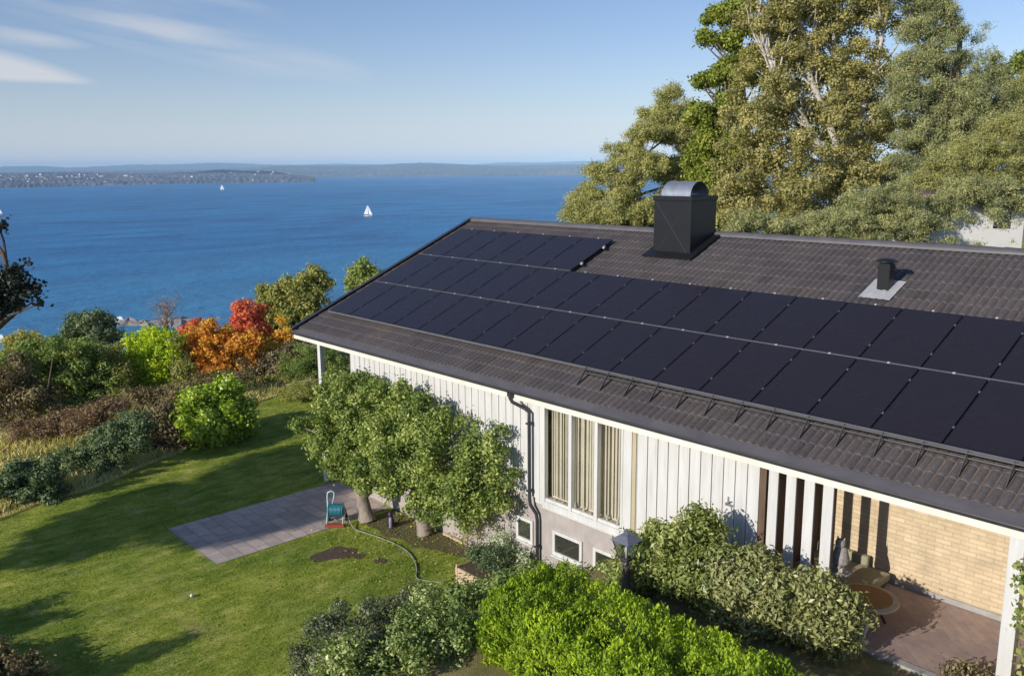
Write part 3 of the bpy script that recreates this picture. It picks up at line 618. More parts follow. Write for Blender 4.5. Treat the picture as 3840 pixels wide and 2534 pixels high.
for (xa, xb, va, vb, h) in ((cx0-.16, cx1+.2, v0-.12, v0+.22, -.085), (cx1-.02, cx1+.2, v0+.2, v1+.05, -.080), (cx0-.16, cx0+.02, v0+.2, v1, -.080)):
    mb.hexa([RP(xa, va, -.14), RP(xb, va, -.14), RP(xb, vb, -.14), RP(xa, vb, -.14), RP(xa, va, h), RP(xb, va, h), RP(xb, vb, h), RP(xa, vb, h)])
mb.build('flashing', STEEL, ch)
# --- vent stack
vx, vy, vz = 13.97, 4.02, 1.55
mb = MB(); mb.box((vx-.115, vy-.115, vz-.15), (vx+.115, vy+.115, vz+.50)); vp = mb.build('vent_pipe', STEEL, H, bevel=.005)
mb = MB(); mb.box((vx-.135, vy-.135, vz+.40), (vx+.135, vy+.135, vz+.43)).lathe((vx, vy, vz+.50), [(.12, 0), (.12, .03)], 16).lathe((vx, vy, vz+.535), [(.21, 0), (.20, .02), (.12, .055), (.02, .065)], 20)
mb.build('vent_cap', STEEL, vp)
mb = MB(); n = 10
for i in range(n):
    for j in range(n):
        u0, u1 = -.33+.62*i/n, -.33+.62*(i+1)/n; w0, w1 = 3.86+.74*j/n, 3.86+.74*(j+1)/n
        hh = lambda uu: -.088+.010*math.sin(uu*42)
        mb.add([RP(vx+u0, w0, hh(u0)), RP(vx+u1, w0, hh(u1)), RP(vx+u1, w1, hh(u1)), RP(vx+u0, w1, hh(u0))], [(0, 1, 2, 3)])
mb.build('vent_flashing', LEAD, vp)
# --- snow guard
def bar(mb, p, q, w, h):
    """flat bar in roof coordinates (x, v, h)"""
    mb.hexa([RP(p[0], p[1]-w, p[2]), RP(q[0], q[1]-w, q[2]), RP(q[0], q[1]+w, q[2]), RP(p[0], p[1]+w, p[2]), RP(p[0], p[1]-w, p[2]+h), RP(q[0], q[1]-w, q[2]+h), RP(q[0], q[1]+w, q[2]+h), RP(p[0], p[1]+w, p[2]+h)])
sg = bpy.data.objects.new('snow_guard', None); COL.objects.link(sg); sg.parent = H; 
xs0 = 9.85
for hh in (-.045, .045):
    mb = MB(); mb.tube([RP(xs0, -.13, hh), RP(X1, -.13, hh)], .016, 8); mb.build('guard_rail', SNOWM, sg)
x = xs0+.15
while x < 19.5:
    mb = MB(); th = .012
    for (a, b) in (((-.46, -.115), (-.10, .065)), ((-.46, -.115), (-.02, -.105)), ((-.12, .065), (-.09, -.10))):
        pa, pb = a, b; dv, dh = b[0]-a[0], b[1]-a[1]; ln = math.hypot(dv, dh); nx_, nh_ = -dh/ln*.016, dv/ln*.016
        q = [(a[0]-nx_, a[1]-nh_), (b[0]-nx_, b[1]-nh_), (b[0]+nx_, b[1]+nh_), (a[0]+nx_, a[1]+nh_)]
        mb.hexa([RP(x, *q[0]), RP(x, *q[1]), RP(x, *q[2]), RP(x, *q[3]), RP(x+th, *q[0]), RP(x+th, *q[1]), RP(x+th, *q[2]), RP(x+th, *q[3])][0:8])
    mb.build('bracket', SNOWM, sg); x += .6
# ------------------------------------------------------------------ solar panels
def make_panel():
    r = bpy.data.objects.new('solar_panel', None); COL.objects.link(r); r.empty_display_size = .1
    w, l, t_ = 1.026, 1.708, .035
    f = MB(); fr = .012
    for a, b in (((0, 0), (w, fr)), ((0, l-fr), (w, l)), ((0, fr), (fr, l-fr)), ((w-fr, fr), (w, l-fr))): f.box((a[0], a[1], -t_), (b[0], b[1], 0))
    f.build('frame', FRAMEB, r)
    g_ = MB().box((fr, fr, -t_+.004), (w-fr, l-fr, -.003)).build('glass', PVG, r)
    for yy in (.38, 1.33):
        MB().box((w-.004, yy, -.006), (w+.022, yy+.04, .006)).build('clamp', RAILM, r)
    MB().box((w/2-.018, l+.004, -.004), (w/2+.018, l+.038, .010)).build('clamp', CLAMP, r)
    return r
def nth(i):
    w = ['first', 'second', 'third', 'fourth', 'fifth', 'sixth', 'seventh', 'eighth', 'ninth', 'tenth', 'eleventh', 'twelfth', 'thirteenth', 'fourteenth', 'fifteenth', 'sixteenth', 'seventeenth', 'eighteenth']
    return w[i]
proto = make_panel(); kids = list(proto.children); used = False
Rm = Matrix(((1, 0, 0), (0, CA, -SA), (0, SA, CA)))
for row, cnt, rn in ((0, 18, 'bottom row'), (1, 18, 'middle row'), (2, 6, 'short top row')):
    for k in range(cnt):
        if not used: p = proto; used = True
        else:
            p = proto.copy(); COL.objects.link(p)
            for c in kids:
                q = c.copy(); COL.objects.link(q); q.parent = p
        p.location = RP(k*PP+.012, row*PL+.024, 0); p.rotation_euler = (SLOPE, 0, 0)
        extra = 'from the gable end'
        tag(p, f'black solar panel, {nth(k)} {extra}, {rn}', 'solar panel', 'black solar panels on the tiled roof')
for v, xa, xb, lab in ((-.012, 0, 19.2, 'long grey mounting rail along the lower edge of the bottom panel row'), (PL-.001, 0, 19.2, 'grey mounting rail between the bottom and middle panel rows'),
                       (2*PL-.001, 0, 6.3, 'grey mounting rail between the middle and top panel rows')):
    mb = MB(); bar(mb, (xa-.02, v, -.036), (xb, v, -.036), .019, .032)
    o = mb.build('mounting_rail', RAILM); tag(o, lab, 'mounting rail', 'mounting rails under the solar panels')
for v, lab in ((2*PL+.42, 'short black rail end with bright clamp right of top panel row, lower one'), (2*PL+1.32, 'short black rail end with bright clamp right of top panel row, upper one')):
    root = thing('rail_end', RP(6.3, v, -.05), lab, 'mounting rail', 'black rail ends beside the top panel row')
    mb = MB(); bar(mb, (5.9, v, -.075), (6.38, v, -.075), .02, .035); mb.build('rail', FRAMEB, root)
    mb = MB(); bar(mb, (6.30, v, -.04), (6.355, v, -.04), .03, .045); mb.build('clamp', CLAMP, root)
# ------------------------------------------------------------------ paving, soil
def sheet(name, pts, z, mat, th=None):
    return tag(MB().add([(x, y, z) for x, y in pts], [tuple(range(len(pts)))]).build(name, mat), kind='structure')
sheet('patio', [(11.9, -1.0), (24.5, -1.0), (24.5, 1.168), (11.9, 1.168)], -2.93, PAVE)
tag(MB().box((12.2, -1.14, -3.1), (24.5, -1.004, -2.915)).build('kerb', CONC), kind='structure')
sheet('flagstone_terrace', [(1.02, -5.33), (3.74, -5.30), (3.70, -2.72), (3.62, -.9), (3.6, -.58), (1.02, -.58)], -4.640, FLAG)
def blob_outline(cx, cy, rx, ry, rot, seed, n=28):
    rg = random.Random(seed); out = []; ph = [rg.uniform(0, 6.28) for _ in range(4)]
    for i in range(n):
        a = 2*math.pi*i/n; r = 1+.12*math.sin(2*a+ph[0])+.10*math.sin(3*a+ph[1])+.08*math.sin(5*a+ph[2])+rg.uniform(-.05, .05)
        x, y = rx*r*math.cos(a), ry*r*math.sin(a); out.append((cx+x*math.cos(rot)-y*math.sin(rot), cy+x*math.sin(rot)+y*math.cos(rot)))
    return out
for i, (dx, dy, rx, ry, rot) in enumerate(((775, 1285, .34, .52, -.1), (832, 1290, .12, .17, 0), (882, 1301, .13, .16, .3))):
    c = ongnd(dx, dy); sheet('soil_patch', blob_outline(c[0], c[1], rx, ry, rot, i+2), -4.644+.002*i, SOIL)
tag(MB().box((5.9, -.66, -4.75), (8.3, -.57, -4.60)).build('border_edging', PALEW), 'pale narrow edging board at the foot of the grey basement wall', 'edging')
tag(MB().add([(3.8, -1.3, -4.642), (4.2, -1.68, -4.642), (4.6, -1.62, -4.642), (5.0, -1.74, -4.642), (5.5, -1.52, -4.642), (6.0, -1.56, -4.642), (6.5, -1.28, -4.642), (7.0, -1.18, -4.642), (7.5, -.92, -4.642), (7.8, -.56, -4.642), (3.8, -.56, -4.642)], [tuple(range(11))]).build('flower_bed', pmat('bed_soil', (.17, .12, .065), (.085, .075, .03), 7, .95, .8, 40)), kind='structure')
# ------------------------------------------------------------------ leaves palette
LM = {}
LM['apple'] = leafmat('apple_leaf', [(.032,.050,.015),(.075,.102,.025),(.140,.165,.042),(.28,.28,.11)], .32)
LM['thuja'] = leafmat('thuja_spray', [(.045,.070,.008),(.088,.130,.010),(.145,.195,.013),(.24,.28,.022)], .30, .6, .25)
LM['rhodo'] = leafmat('rhododendron_leaf', [(.055,.062,.022),(.092,.100,.034),(.145,.145,.055),(.30,.27,.14)], .2, .42, .5)
LM['rhodo_g'] = leafmat('rhododendron_leaf_green', [(.050,.066,.018),(.088,.108,.026),(.135,.150,.042),(.28,.26,.11)], .25, .42, .5)
LM['dark'] = leafmat('cotoneaster_leaf', [(.022,.028,.012),(.042,.052,.022),(.075,.086,.040),(.18,.18,.10)], .15, .45, .45)
LM['mid'] = leafmat('shrub_leaf', [(.035, .055, .014), (.070, .100, .026), (.13, .155, .045), (.30, .29, .15)], .22, .45, .4)
LM['lime'] = leafmat('lime_leaf', [(.10,.14,.012),(.17,.22,.014),(.25,.29,.02),(.40,.38,.05)], .35)
LM['round'] = leafmat('round_bush_leaf', [(.050,.082,.012),(.105,.150,.015),(.175,.22,.02),(.32,.33,.07)], .28, .4, .5)
LM['green'] = leafmat('hedgerow_leaf', [(.040, .060, .018), (.075, .105, .028), (.115, .145, .036), (.22, .20, .07)], .3)
LM['dgreen'] = leafmat('dark_hedgerow_leaf', [(.024,.036,.02),(.040,.058,.028),(.065,.088,.04),(.15,.17,.09)], .22)
LM['olive'] = leafmat('olive_leaf', [(.070, .080, .025), (.125, .130, .036), (.18, .17, .050), (.32, .22, .08)], .3)
LM['orange'] = leafmat('orange_leaf', [(.07,.07,.02),(.30,.10,.018),(.44,.18,.026),(.42,.29,.05)], .35)
LM['red'] = leafmat('red_leaf', [(.09,.05,.03),(.27,.050,.030),(.38,.080,.040),(.42,.20,.05)], .35)
LM['brown'] = leafmat('brown_leaf', [(.045,.036,.022),(.082,.064,.034),(.12,.10,.05),(.22,.18,.09)], .25)
LM['rust'] = leafmat('rust_leaf', [(.055,.040,.028),(.090,.058,.036),(.125,.085,.05),(.22,.18,.10)], .25)
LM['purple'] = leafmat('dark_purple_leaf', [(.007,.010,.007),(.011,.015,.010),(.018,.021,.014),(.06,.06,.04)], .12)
LM['pine_y'] = leafmat('pine_needle_yellow', [(.085,.088,.035),(.135,.135,.048),(.195,.185,.065),(.30,.26,.11)], .28, .55)
LM['pine_b'] = leafmat('pine_needle_blue', [(.058,.064,.032),(.100,.108,.050),(.155,.158,.066),(.25,.23,.11)], .25, .55)
LM['oak'] = leafmat('oak_leaf', [(.045,.055,.012),(.082,.100,.016),(.125,.145,.02),(.21,.20,.05)], .32)
LM['birch'] = leafmat('birch_leaf', [(.070,.070,.028),(.130,.122,.046),(.190,.170,.066),(.33,.25,.12)], .35)
LM['grass'] = leafmat('long_grass', [(.11, .12, .035), (.22, .18, .075), (.34, .27, .13), (.46, .37, .20)], .3, .8, .1)
LM['turf'] = leafmat('turf_blade', [(.050, .075, .008), (.078, .108, .012), (.115, .135, .020), (.17, .165, .04)], .3, .8, .1)
# ------------------------------------------------------------------ garden trees and shrubs near the house
def near_wall(P): return ~((P[:, 1] > -.70) | ((P[:, 1] > -1.04) & (P[:, 2] > -.95)) | (P[:, 2] < -4.6))
b1 = ongnd(852, 1207); b2 = ongnd(985, 1240)
make_plant('apple_tree', 'leafy green apple tree with thick mottled trunk beside the hose reel', 'tree', b1,
    [(2.9, -1.9, -2.3, 0.68, 0.65, 0.8), (3.35, -1.75, -3.05, 0.85, 0.7, 0.6), (3.75, -1.6, -1.75, 0.95, 0.65, 0.75), (3.15, -1.6, -1.25, 0.6, 0.45, 0.35), (4.35, -1.8, -2.5, 0.8, 0.7, 0.7), (2.9, -1.8, -2.95, 0.5, 0.5, 0.45)],
    34000, .082, .55, LM['apple'], BARKP, 11, 'apple trees against the white wall', .19, 34, 13, .23, clip=near_wall, inner=.05, tw=.02,
    trunks=[[b1, b1+np.array([-.25, -.05, 1.0]), b1+np.array([-.5, -.1, 2.2])], [b1+np.array([-.12, 0, .75]), b1+np.array([.3, -.1, 1.6]), b1+np.array([.5, -.2, 2.6])]])
make_plant('apple_tree', 'taller green apple tree with pale forked trunk left of the downpipe', 'tree', b2,
    [(5.12, -1.6, -1.85, 1.0, 0.65, 0.85), (5.72, -1.7, -2.7, 1.0, 0.75, 0.8), (6.52, -1.5, -2.05, 0.85, 0.55, 0.75), (5.22, -1.45, -1.25, 0.8, 0.4, 0.4), (7.12, -1.45, -3.1, 0.75, 0.6, 0.5), (7.72, -1.3, -2.55, 0.55, 0.45, 0.6), (6.62, -1.5, -3.4, 0.7, 0.6, 0.3), (4.82, -1.7, -3.0, 0.75, 0.6, 0.55), (6.12, -1.4, -1.4, 0.6, 0.35, 0.45), (6.92, -1.3, -1.55, 0.45, 0.3, 0.4), (7.62, -1.2, -1.75, 0.4, 0.25, 0.5), (8.42, -1.05, -2.5, 0.42, 0.25, 0.55), (8.32, -1.0, -1.7, 0.25, 0.2, 0.35), (7.82, -1.3, -3.2, 0.6, 0.5, 0.35), (8.22, -1.1, -2.0, 0.3, 0.2, 0.35)],
    48000, .082, .55, LM['apple'], BARKP, 12, 'apple trees against the white wall', .15, 36, 13, .23, clip=near_wall, inner=.05, tw=.02,
    trunks=[[b2, b2+np.array([-.25, -.05, .9]), b2+np.array([-.4, -.1, 2.2])], [b2+np.array([-.05, 0, .35]), b2+np.array([.35, -.1, 1.2]), b2+np.array([.9, -.2, 2.1])], [b2+np.array([0, 0, .2]), b2+np.array([.05, -.05, 1.3]), b2+np.array([.2, -.1, 2.3])]])
make_plant('shrub', 'small yellow-green shrub between the two apple trunks', 'shrub', ongnd(918, 1215), Dblobs([(915, 1172, 28), (925, 1195, 20)], 23.2), 2600, .10, .6, LM['lime'], TWIG, 13, trunk=.02, nlimb=6)
make_plant('shrub', 'low dark bush at the foot of the forked apple trunk', 'shrub', ongnd(1040, 1250), Dblobs([(1022, 1215, 22), (1012, 1232, 16)], 21.6), 1500, .08, .6, LM['dgreen'], TWIG, 14, trunk=.02, nlimb=6)
make_plant('shrub', 'thin bare twiggy shrub against the grey basement wall', 'shrub', (7.0, -.85, -4.65), [(6.7, -.85, -4.0, .5, .15, .5), (7.5, -.85, -3.9, .5, .15, .5)], 700, .06, .6, LM['olive'], TWIG, 15, trunk=.02, nlimb=26, sub=16, tw=.007)
make_plant('shrub', 'grey-green feathery shrub in front of the first basement window', 'shrub', (8.3, -1.1, -4.65), [(8.15, -.9, -4.1, .35, .22, .35), (8.8, -.85, -4.25, .35, .2, .28)], 3000, .07, .35, leafmat('grey_leaf', [(.10, .12, .07), (.17, .19, .12), (.26, .28, .2), (.4, .41, .34)], .2), TWIG, 16, trunk=.02, nlimb=10)
# planter box
pa, pb_ = ongnd(1087, 1320, -4.6), ongnd(1150, 1345, -4.6)
def planter():
    t = thing('planter_box', (8.2, -1.75, -4.65), 'pale timber raised planter box full of dark green herbs', 'planter')
    x0, x1, y0, y1, z0, z1 = 8.0, 9.05, -1.95, -.95, -4.66, -4.24
    for k in range(2):
        za = z0+k*.18; zb = za+.172; d = .002*k
        MB().box((x0, y0-d, za), (x1, y0+.03, zb)).build('plank', WOODP, t, bevel=.004)
        MB().box((x0-d, y0+.031, za), (x0+.03, y1, zb)).build('plank', WOODP, t, bevel=.004)
        MB().box((x1-.03, y0+.031, za), (x1+d, y1, zb)).build('plank', WOODP, t, bevel=.004)
    for x in (x0+.035, x1-.075): MB().box((x, y0-.012, z0), (x+.04, y0-.003, z1+.01)).build('corner_post', WOODP, t)
    MB().box((x0+.031, y0+.031, z0), (x1-.031, y1-.01, z1-.06)).build('soil', SOIL, t)
planter()
make_plant('herb_plant', 'dark green herbs growing out of the timber planter box', 'plant', (8.2, -1.5, -4.36), [(8.3, -1.35, -4.15, .3, .4, .2), (8.7, -1.4, -4.13, .32, .4, .2)], 5200, .06, .4, LM['dgreen'], TWIG, 18, trunk=.01, nlimb=8, lo=-.2)
# hedge with squared top
def hedge():
    t = thing('hedge', (17, -4.6, -3.6), 'bright yellow-green clipped conifer hedge in the foreground', 'hedge')
    rng = np.random.default_rng(21); x0, x1, y0, y1, z0, z1 = 12.80, 21.5, -5.35, -3.78, -4.4, -1.86
    n = 170000
    # sample the surface of the hedge, then push sprays in and out
    A = [(x1-x0)*(z1-z0), (x1-x0)*(y1-y0), (y1-y0)*(z1-z0), (x1-x0)*(z1-z0)*.25]; A = np.array(A)/sum(A); face = rng.choice(4, n, p=A)
    a, b = rng.random(n), rng.random(n)
    x = np.where(face == 2, x0, x0+(x1-x0)*a); y = np.select([face == 0, face == 1, face == 2, face == 3], [y0+0*a, y0+(y1-y0)*b, y0+(y1-y0)*a, y1+0*a]); z = np.where(face == 1, z1, z0+(z1-z0)*b)
    nrm = np.stack([np.where(face == 2, -1., 0), np.select([face == 0, face == 3], [-1., 1.], 0), np.where(face == 1, 1., 0)], 1)
    # rounded shoulders
    c = np.stack([np.clip(x, x0+.45, x1-.45), np.clip(y, y0+.4, y1-.4), np.clip(z, z0, z1-.4)], 1); P = np.stack([x, y, z], 1); dd = P-c; ln = np.linalg.norm(dd, axis=1, keepdims=True)
    dn = np.where(ln > 1e-6, dd/np.maximum(ln, 1e-6), nrm); P = c+dn*np.minimum(ln, .42)
    lump = wob(P[:, 0]*1.0, P[:, 2]*1.0+P[:, 1], 3.1)*.10+wob(P[:, 0], P[:, 1]-P[:, 2], 7.3, 1.7)*.06+wob(P[:, 0]+P[:, 1], P[:, 2], 17, .4)*.035
    # individual plumes
    K_ = 900; kc = rng.choice(n, K_); pc = P[kc]; pn = dn[kc]; ci = np.empty(n, int)
    for s in range(0, n, 6000): 
        q = P[s:s+6000]; ci[s:s+6000] = ((q[:, None, :]-pc[None])**2).sum(2).argmin(1)
    dist = np.linalg.norm(P-pc[ci], axis=1); plume = np.clip(.12-dist*.95, -.16, .12)*1.3
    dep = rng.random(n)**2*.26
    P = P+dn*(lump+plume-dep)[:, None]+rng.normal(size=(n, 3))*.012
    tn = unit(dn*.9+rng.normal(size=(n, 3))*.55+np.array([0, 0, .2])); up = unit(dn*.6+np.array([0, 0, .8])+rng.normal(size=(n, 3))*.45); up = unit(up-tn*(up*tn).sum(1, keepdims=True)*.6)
    tint = rng.normal(.50, .13, n)+(rng.random(K_)-.5)[ci]*.45+wob(P[:, 0], P[:, 2], 1.4, 3)*.16-dep*.9  # deeper sprays tinted darker, gap shade put into the leaf colour
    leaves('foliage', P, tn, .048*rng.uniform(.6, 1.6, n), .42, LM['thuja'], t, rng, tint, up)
    # stems and a near-black core block filling the hedge
    pc_ = at(1500, 1500, 9.6); n2 = 0
    mb = MB()
    for i in range(14): x = x0+.4+i*.62; mb.tube([(x, -4.6, -4.6), (x+.02, -4.6, -3.4), (x, -4.6, -2.3)], [.05, .04, .01], 7, False)
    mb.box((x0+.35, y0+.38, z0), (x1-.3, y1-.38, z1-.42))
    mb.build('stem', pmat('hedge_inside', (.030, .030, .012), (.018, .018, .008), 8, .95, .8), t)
hedge()
# rhododendrons before the screen
make_plant('rhododendron', 'tall green rhododendron in front of the white boards beside the lamp post', 'shrub', (13.5, -1.75, -2.98),
    [(13.15, -1.7, -2.5, .55, .55, .5), (13.85, -1.65, -1.78, .30, .34, .36), (13.65, -1.75, -2.2, .52, .5, .46), (14.35, -1.7, -2.35, .5, .5, .45)], 42000, .092, .38, LM['rhodo_g'], TWIG, 31, trunk=.05, nlimb=20, sub=18, subr=.3, group='rhododendrons beside the patio', clip=lambda P: (P[:, 1] < -.8) & (P[:, 2] > -2.95))
make_plant('rhododendron', 'wide olive rhododendron hiding the left edge of the paved patio', 'shrub', (15.4, -1.75, -2.98),
    [(14.9, -1.75, -2.38, .55, .5, .5), (15.4, -1.75, -2.40, .52, .45, .48), (15.85, -1.65, -2.52, .45, .4, .42), (16.1, -1.5, -2.62, .34, .3, .32), (16.0, -1.65, -2.22, .42, .36, .40), (16.25, -1.6, -2.4, .36, .32, .34), (15.0, -1.75, -2.1, .4, .35, .35)], 52000, .088, .40, LM['rhodo'], TWIG, 32, trunk=.05, nlimb=20, sub=18, subr=.28, group='rhododendrons beside the patio', clip=lambda P: (P[:, 1] < -1.16) & (P[:, 2] > -2.95))
make_plant('shrub', 'small leafy shrub under the basement windows behind the hedge', 'shrub', (11.3, -1.5, -3.9), [(10.7, -1.8, -3.92, .5, .4, .3), (11.3, -1.9, -3.78, .5, .4, .28), (11.9, -1.3, -3.62, .4, .3, .2), (12.1, -2.0, -3.25, .5, .4, .3), (12.4, -1.3, -3.3, .35, .3, .2), (12.7, -2.1, -3.0, .4, .4, .3)], 15000, .075, .5, LM['mid'], TWIG, 33, trunk=.03, nlimb=12)
# foreground shrubs left of the hedge
make_plant('shrub', 'large grey-green cotoneaster mound at the bottom edge of the lawn', 'shrub', (10.2, -5.2, -4.3), [(9.9, -5.5, -4.05, .95, .9, .75), (10.6, -5.9, -3.9, .95, .9, .9), (9.7, -4.5, -4.1, .85, .8, .62), (10.3, -4.6, -3.9, .8, .8, .7), (11.3, -6.2, -3.7, .8, .8, .9)], 95000, .045, .55, LM['dark'], TWIG, 41, trunk=.04, nlimb=20, sub=22, subr=.24, lo=-.3, group='foreground shrubs')
make_plant('shrub', 'leafy mid-green shrub squeezed between grey mound and bright hedge', 'shrub', (11.5, -4.4, -4.2), [(11.1, -4.5, -3.6, .75, .75, .72), (11.9, -5.1, -3.2, .70, .7, .8), (11.2, -3.5, -3.6, .65, .6, .6), (11.8, -3.9, -3.3, .6, .6, .6), (12.1, -5.6, -3.3, .6, .6, .9), (12.2, -6.3, -3.4, .55, .55, .8), (11.8, -6.9, -3.4, .55, .55, .8), (10.6, -3.5, -4.0, .6, .6, .45), (11.6, -3.0, -3.25, .55, .5, .5), (11.0, -3.0, -3.6, .6, .5, .5)], 90000, .064, .5, LM['mid'], TWIG, 42, trunk=.04, nlimb=20, sub=20, subr=.28, lo=-.3, group='foreground shrubs')
make_plant('shrub', 'light green low shrub between the planter box and the hedge', 'shrub', (9.7, -2.5, -4.5), [(9.6, -2.5, -4.3, .5, .45, .3), (10.3, -3.0, -4.1, .55, .5, .4), (10.6, -2.3, -3.8, .5, .45, .4)], 15000, .06, .5, LM['green'], TWIG, 43, trunk=.03, nlimb=10, lo=-.3)
make_plant('climbing_plant', 'leafy green climber on the right of the white porch post', 'climber', (18.42, -.85, -2.95), [(18.45, -.95, -1.25, .20, .15, .25), (18.52, -.95, -1.75, .2, .15, .3), (18.6, -.95, -2.4, .2, .15, .45)], 1500, .085, .7, LM['rhodo_g'], TWIG, 44, trunk=.02, nlimb=8)
make_plant('shrub', 'little brownish shrub at the front edge of the patio', 'shrub', (17.95, -.85, -2.95), [(17.75, -.95, -2.88, .26, .22, .16), (18.0, -1.0, -2.85, .2, .2, .2)], 1900, .06, .5, LM['brown'], TWIG, 45, trunk=.015, nlimb=8, lo=-.1)
# ------------------------------------------------------------------ hedgerow beyond the lawn
def gz(p): return float(height(np.array(p[0]), np.array(p[1])))
def far_plant(name, label, cat, bl, depth, n, size, mat, seed, aspect=.6, zr=.9, trunk=.08, wood=BARK, group='bushes beyond the lawn', sub=14, nlimb=10, subr=.34, tint0=0, sizevar=.3, inner=.06, flat=1.0, upright=0, tw=.02):
    B = Dblobs(bl, depth, zr); c = np.array(B)[:, :2].mean(0); base = (c[0], c[1], gz(c))
    return make_plant(name, label, cat, base, B, n, size, aspect, mat, wood, seed, group, trunk, nlimb, sub, subr, inner=inner, tint0=tint0, sizevar=sizevar, flat=flat, upright=upright, tw=tw)
far_plant('round_bush', 'rounded bright green clipped bush at the edge of the lawn', 'bush', [(500, 955, 78), (470, 970, 58, -.5), (530, 970, 55, .3), (490, 1005, 45, -.4)], 28.3, 27000, 0.123, LM['round'], 51, .7, .92, sub=22, subr=.25, inner=.15)
far_plant('shrub', 'dark green shrub at the far left edge above the lawn', 'bush', [(30, 1130, 60), (95, 1110, 55), (60, 1170, 50), (120, 1150, 40)], 23.5, 21600, 0.082, LM['dgreen'], 52, sub=20, subr=.25)
far_plant('shrub', 'dark green sprawling shrub climbing towards the round bush', 'bush', [(185, 1075, 50), (240, 1045, 55), (295, 1010, 50), (230, 1085, 40), (330, 980, 28)], 25.5, 21600, 0.082, LM['dgreen'], 53, sub=20, subr=.25, tint0=.1)
far_plant('shrub', 'dark brownish shrub directly left of the round bush', 'bush', [(375, 985, 45), (395, 1020, 38), (350, 1030, 35)], 27.5, 10800, 0.09, LM['brown'], 54, sub=16, tint0=-.25)
far_plant('bramble', 'rust-red bramble patch on the slope above the dark shrubs', 'bush', [(60, 1000, 50, 0, .5), (130, 990, 60, 0, .5), (200, 975, 55, 0, .55), (250, 945, 45, 0, .5)], 29.5, 18000, 0.082, LM['rust'], 55, .4, sub=22)
far_plant('shrub', 'brown autumn shrub under the lime green tree', 'bush', [(330, 930, 45, 0, .7), (400, 925, 45, 0, .7), (460, 895, 40, 0, .7), (540, 885, 35, 1, .7)], 33, 14400, 0.09, LM['brown'], 56, .4)
far_plant('shrub', 'brown and dark green bush at the left frame edge', 'bush', [(25, 930, 60), (80, 935, 55), (20, 870, 45)], 32, 16200, 0.107, LM['brown'], 57, tint0=-.15)
far_plant('leafy_tree', 'wide mid-green bush mass left of the lime tree', 'bush', [(60, 850, 55), (130, 850, 65), (200, 850, 65), (255, 870, 50), (110, 900, 50), (190, 915, 55), (255, 920, 40)], 36, 43200, 0.123, LM['green'], 58, sub=24, subr=.24)
far_plant('lime_tree', 'vivid lime green small tree left of the orange maple', 'tree', [(345, 805, 45), (395, 805, 40), (320, 845, 38), (385, 850, 50), (330, 890, 40), (400, 890, 32)], 37, 27000, 0.131, LM['lime'], 59, sub=24, subr=.25)
far_plant('dark_tree', 'dark green feathery tree top against the water on the left', 'tree', [(215, 765, 48), (180, 780, 38), (250, 790, 40), (190, 745, 28), (240, 750, 25)], 46, 16200, 0.139, LM['dgreen'], 60, .5, tint0=.12)
far_plant('olive_shrub', 'small olive tree top with red leaves at the left frame edge', 'tree', [(50, 800, 32), (90, 800, 28), (30, 825, 25), (110, 825, 22)], 48, 10800, 0.139, LM['olive'], 61, tint0=.1)
far_plant('maple_tree', 'orange autumn maple between the lime tree and the roof corner', 'tree', [(485, 790, 42), (525, 800, 42), (470, 835, 35), (560, 825, 42), (510, 850, 40), (585, 800, 30)], 37.5, 27000, 0.123, LM['orange'], 62, .7, sub=24, subr=.24, group='autumn coloured maples')
far_plant('maple_tree', 'scarlet autumn maple rising behind the orange one', 'tree', [(575, 735, 32), (600, 760, 28), (560, 765, 26), (600, 720, 16), (450, 765, 22), (440, 785, 18)], 39.5, 16200, 0.123, LM['red'], 63, .7, sub=12, subr=.3, group='autumn coloured maples')
far_plant('maple_tree', 'small orange and yellow tree beside the white fascia corner', 'tree', [(665, 790, 26), (640, 820, 22), (610, 850, 26), (655, 745, 10)], 38.5, 7560, 0.115, LM['orange'], 64, .7, tint0=.2, group='autumn coloured maples')
far_plant('olive_tree', 'tall olive green tree touching the left roof corner', 'tree', [(730, 655, 34), (690, 680, 42), (645, 700, 40), (720, 700, 38), (660, 740, 50), (710, 745, 45), (625, 690, 28), (640, 790, 45)], 43, 43200, 0.139, LM['olive'], 65, sub=24, subr=.24, tint0=-.12)
far_plant('olive_tree', 'tip of a rounded green tree showing over the roof verge', 'tree', [(840, 632, 32), (825, 655, 28), (860, 650, 30)], 50, 10800, 0.139, LM['green'], 66, tint0=.15)
far_plant('shrub', 'dark mixed bush under the scarlet maple by the rail fence', 'bush', [(590, 870, 35), (630, 860, 38), (560, 880, 25), (680, 830, 35)], 37, 16200, 0.115, LM['brown'], 67, tint0=-.2)
far_plant('shrub', 'soft green bush behind the white terrace post', 'bush', [(700, 850, 45), (735, 830, 40), (770, 860, 40), (690, 885, 30)], 35.5, 21600, 0.074, LM['green'], 68, .4, tint0=-.05)
far_plant('shrub', 'low grey-green bush left of the terrace post', 'bush', [(700, 905, 36, 0, .6), (735, 905, 30, 0, .6), (665, 915, 22, 0, .6)], 33.0, 10800, 0.066, LM['olive'], 69, .3, tint0=-.1)
far_plant('thicket', 'mixed olive and brown thicket filling the gaps under the lime and orange trees', 'bush', [(285, 865, 26), (292, 905, 28), (150, 940, 26), (425, 855, 24), (432, 895, 28), (440, 925, 22), (520, 905, 24), (575, 890, 24), (480, 925, 22), (265, 820, 22), (630, 890, 20), (405, 790, 14)], 35.5, 16000, .10, LM['olive'], 75, .5, tint0=-.2, sub=20, subr=.3, nlimb=0)
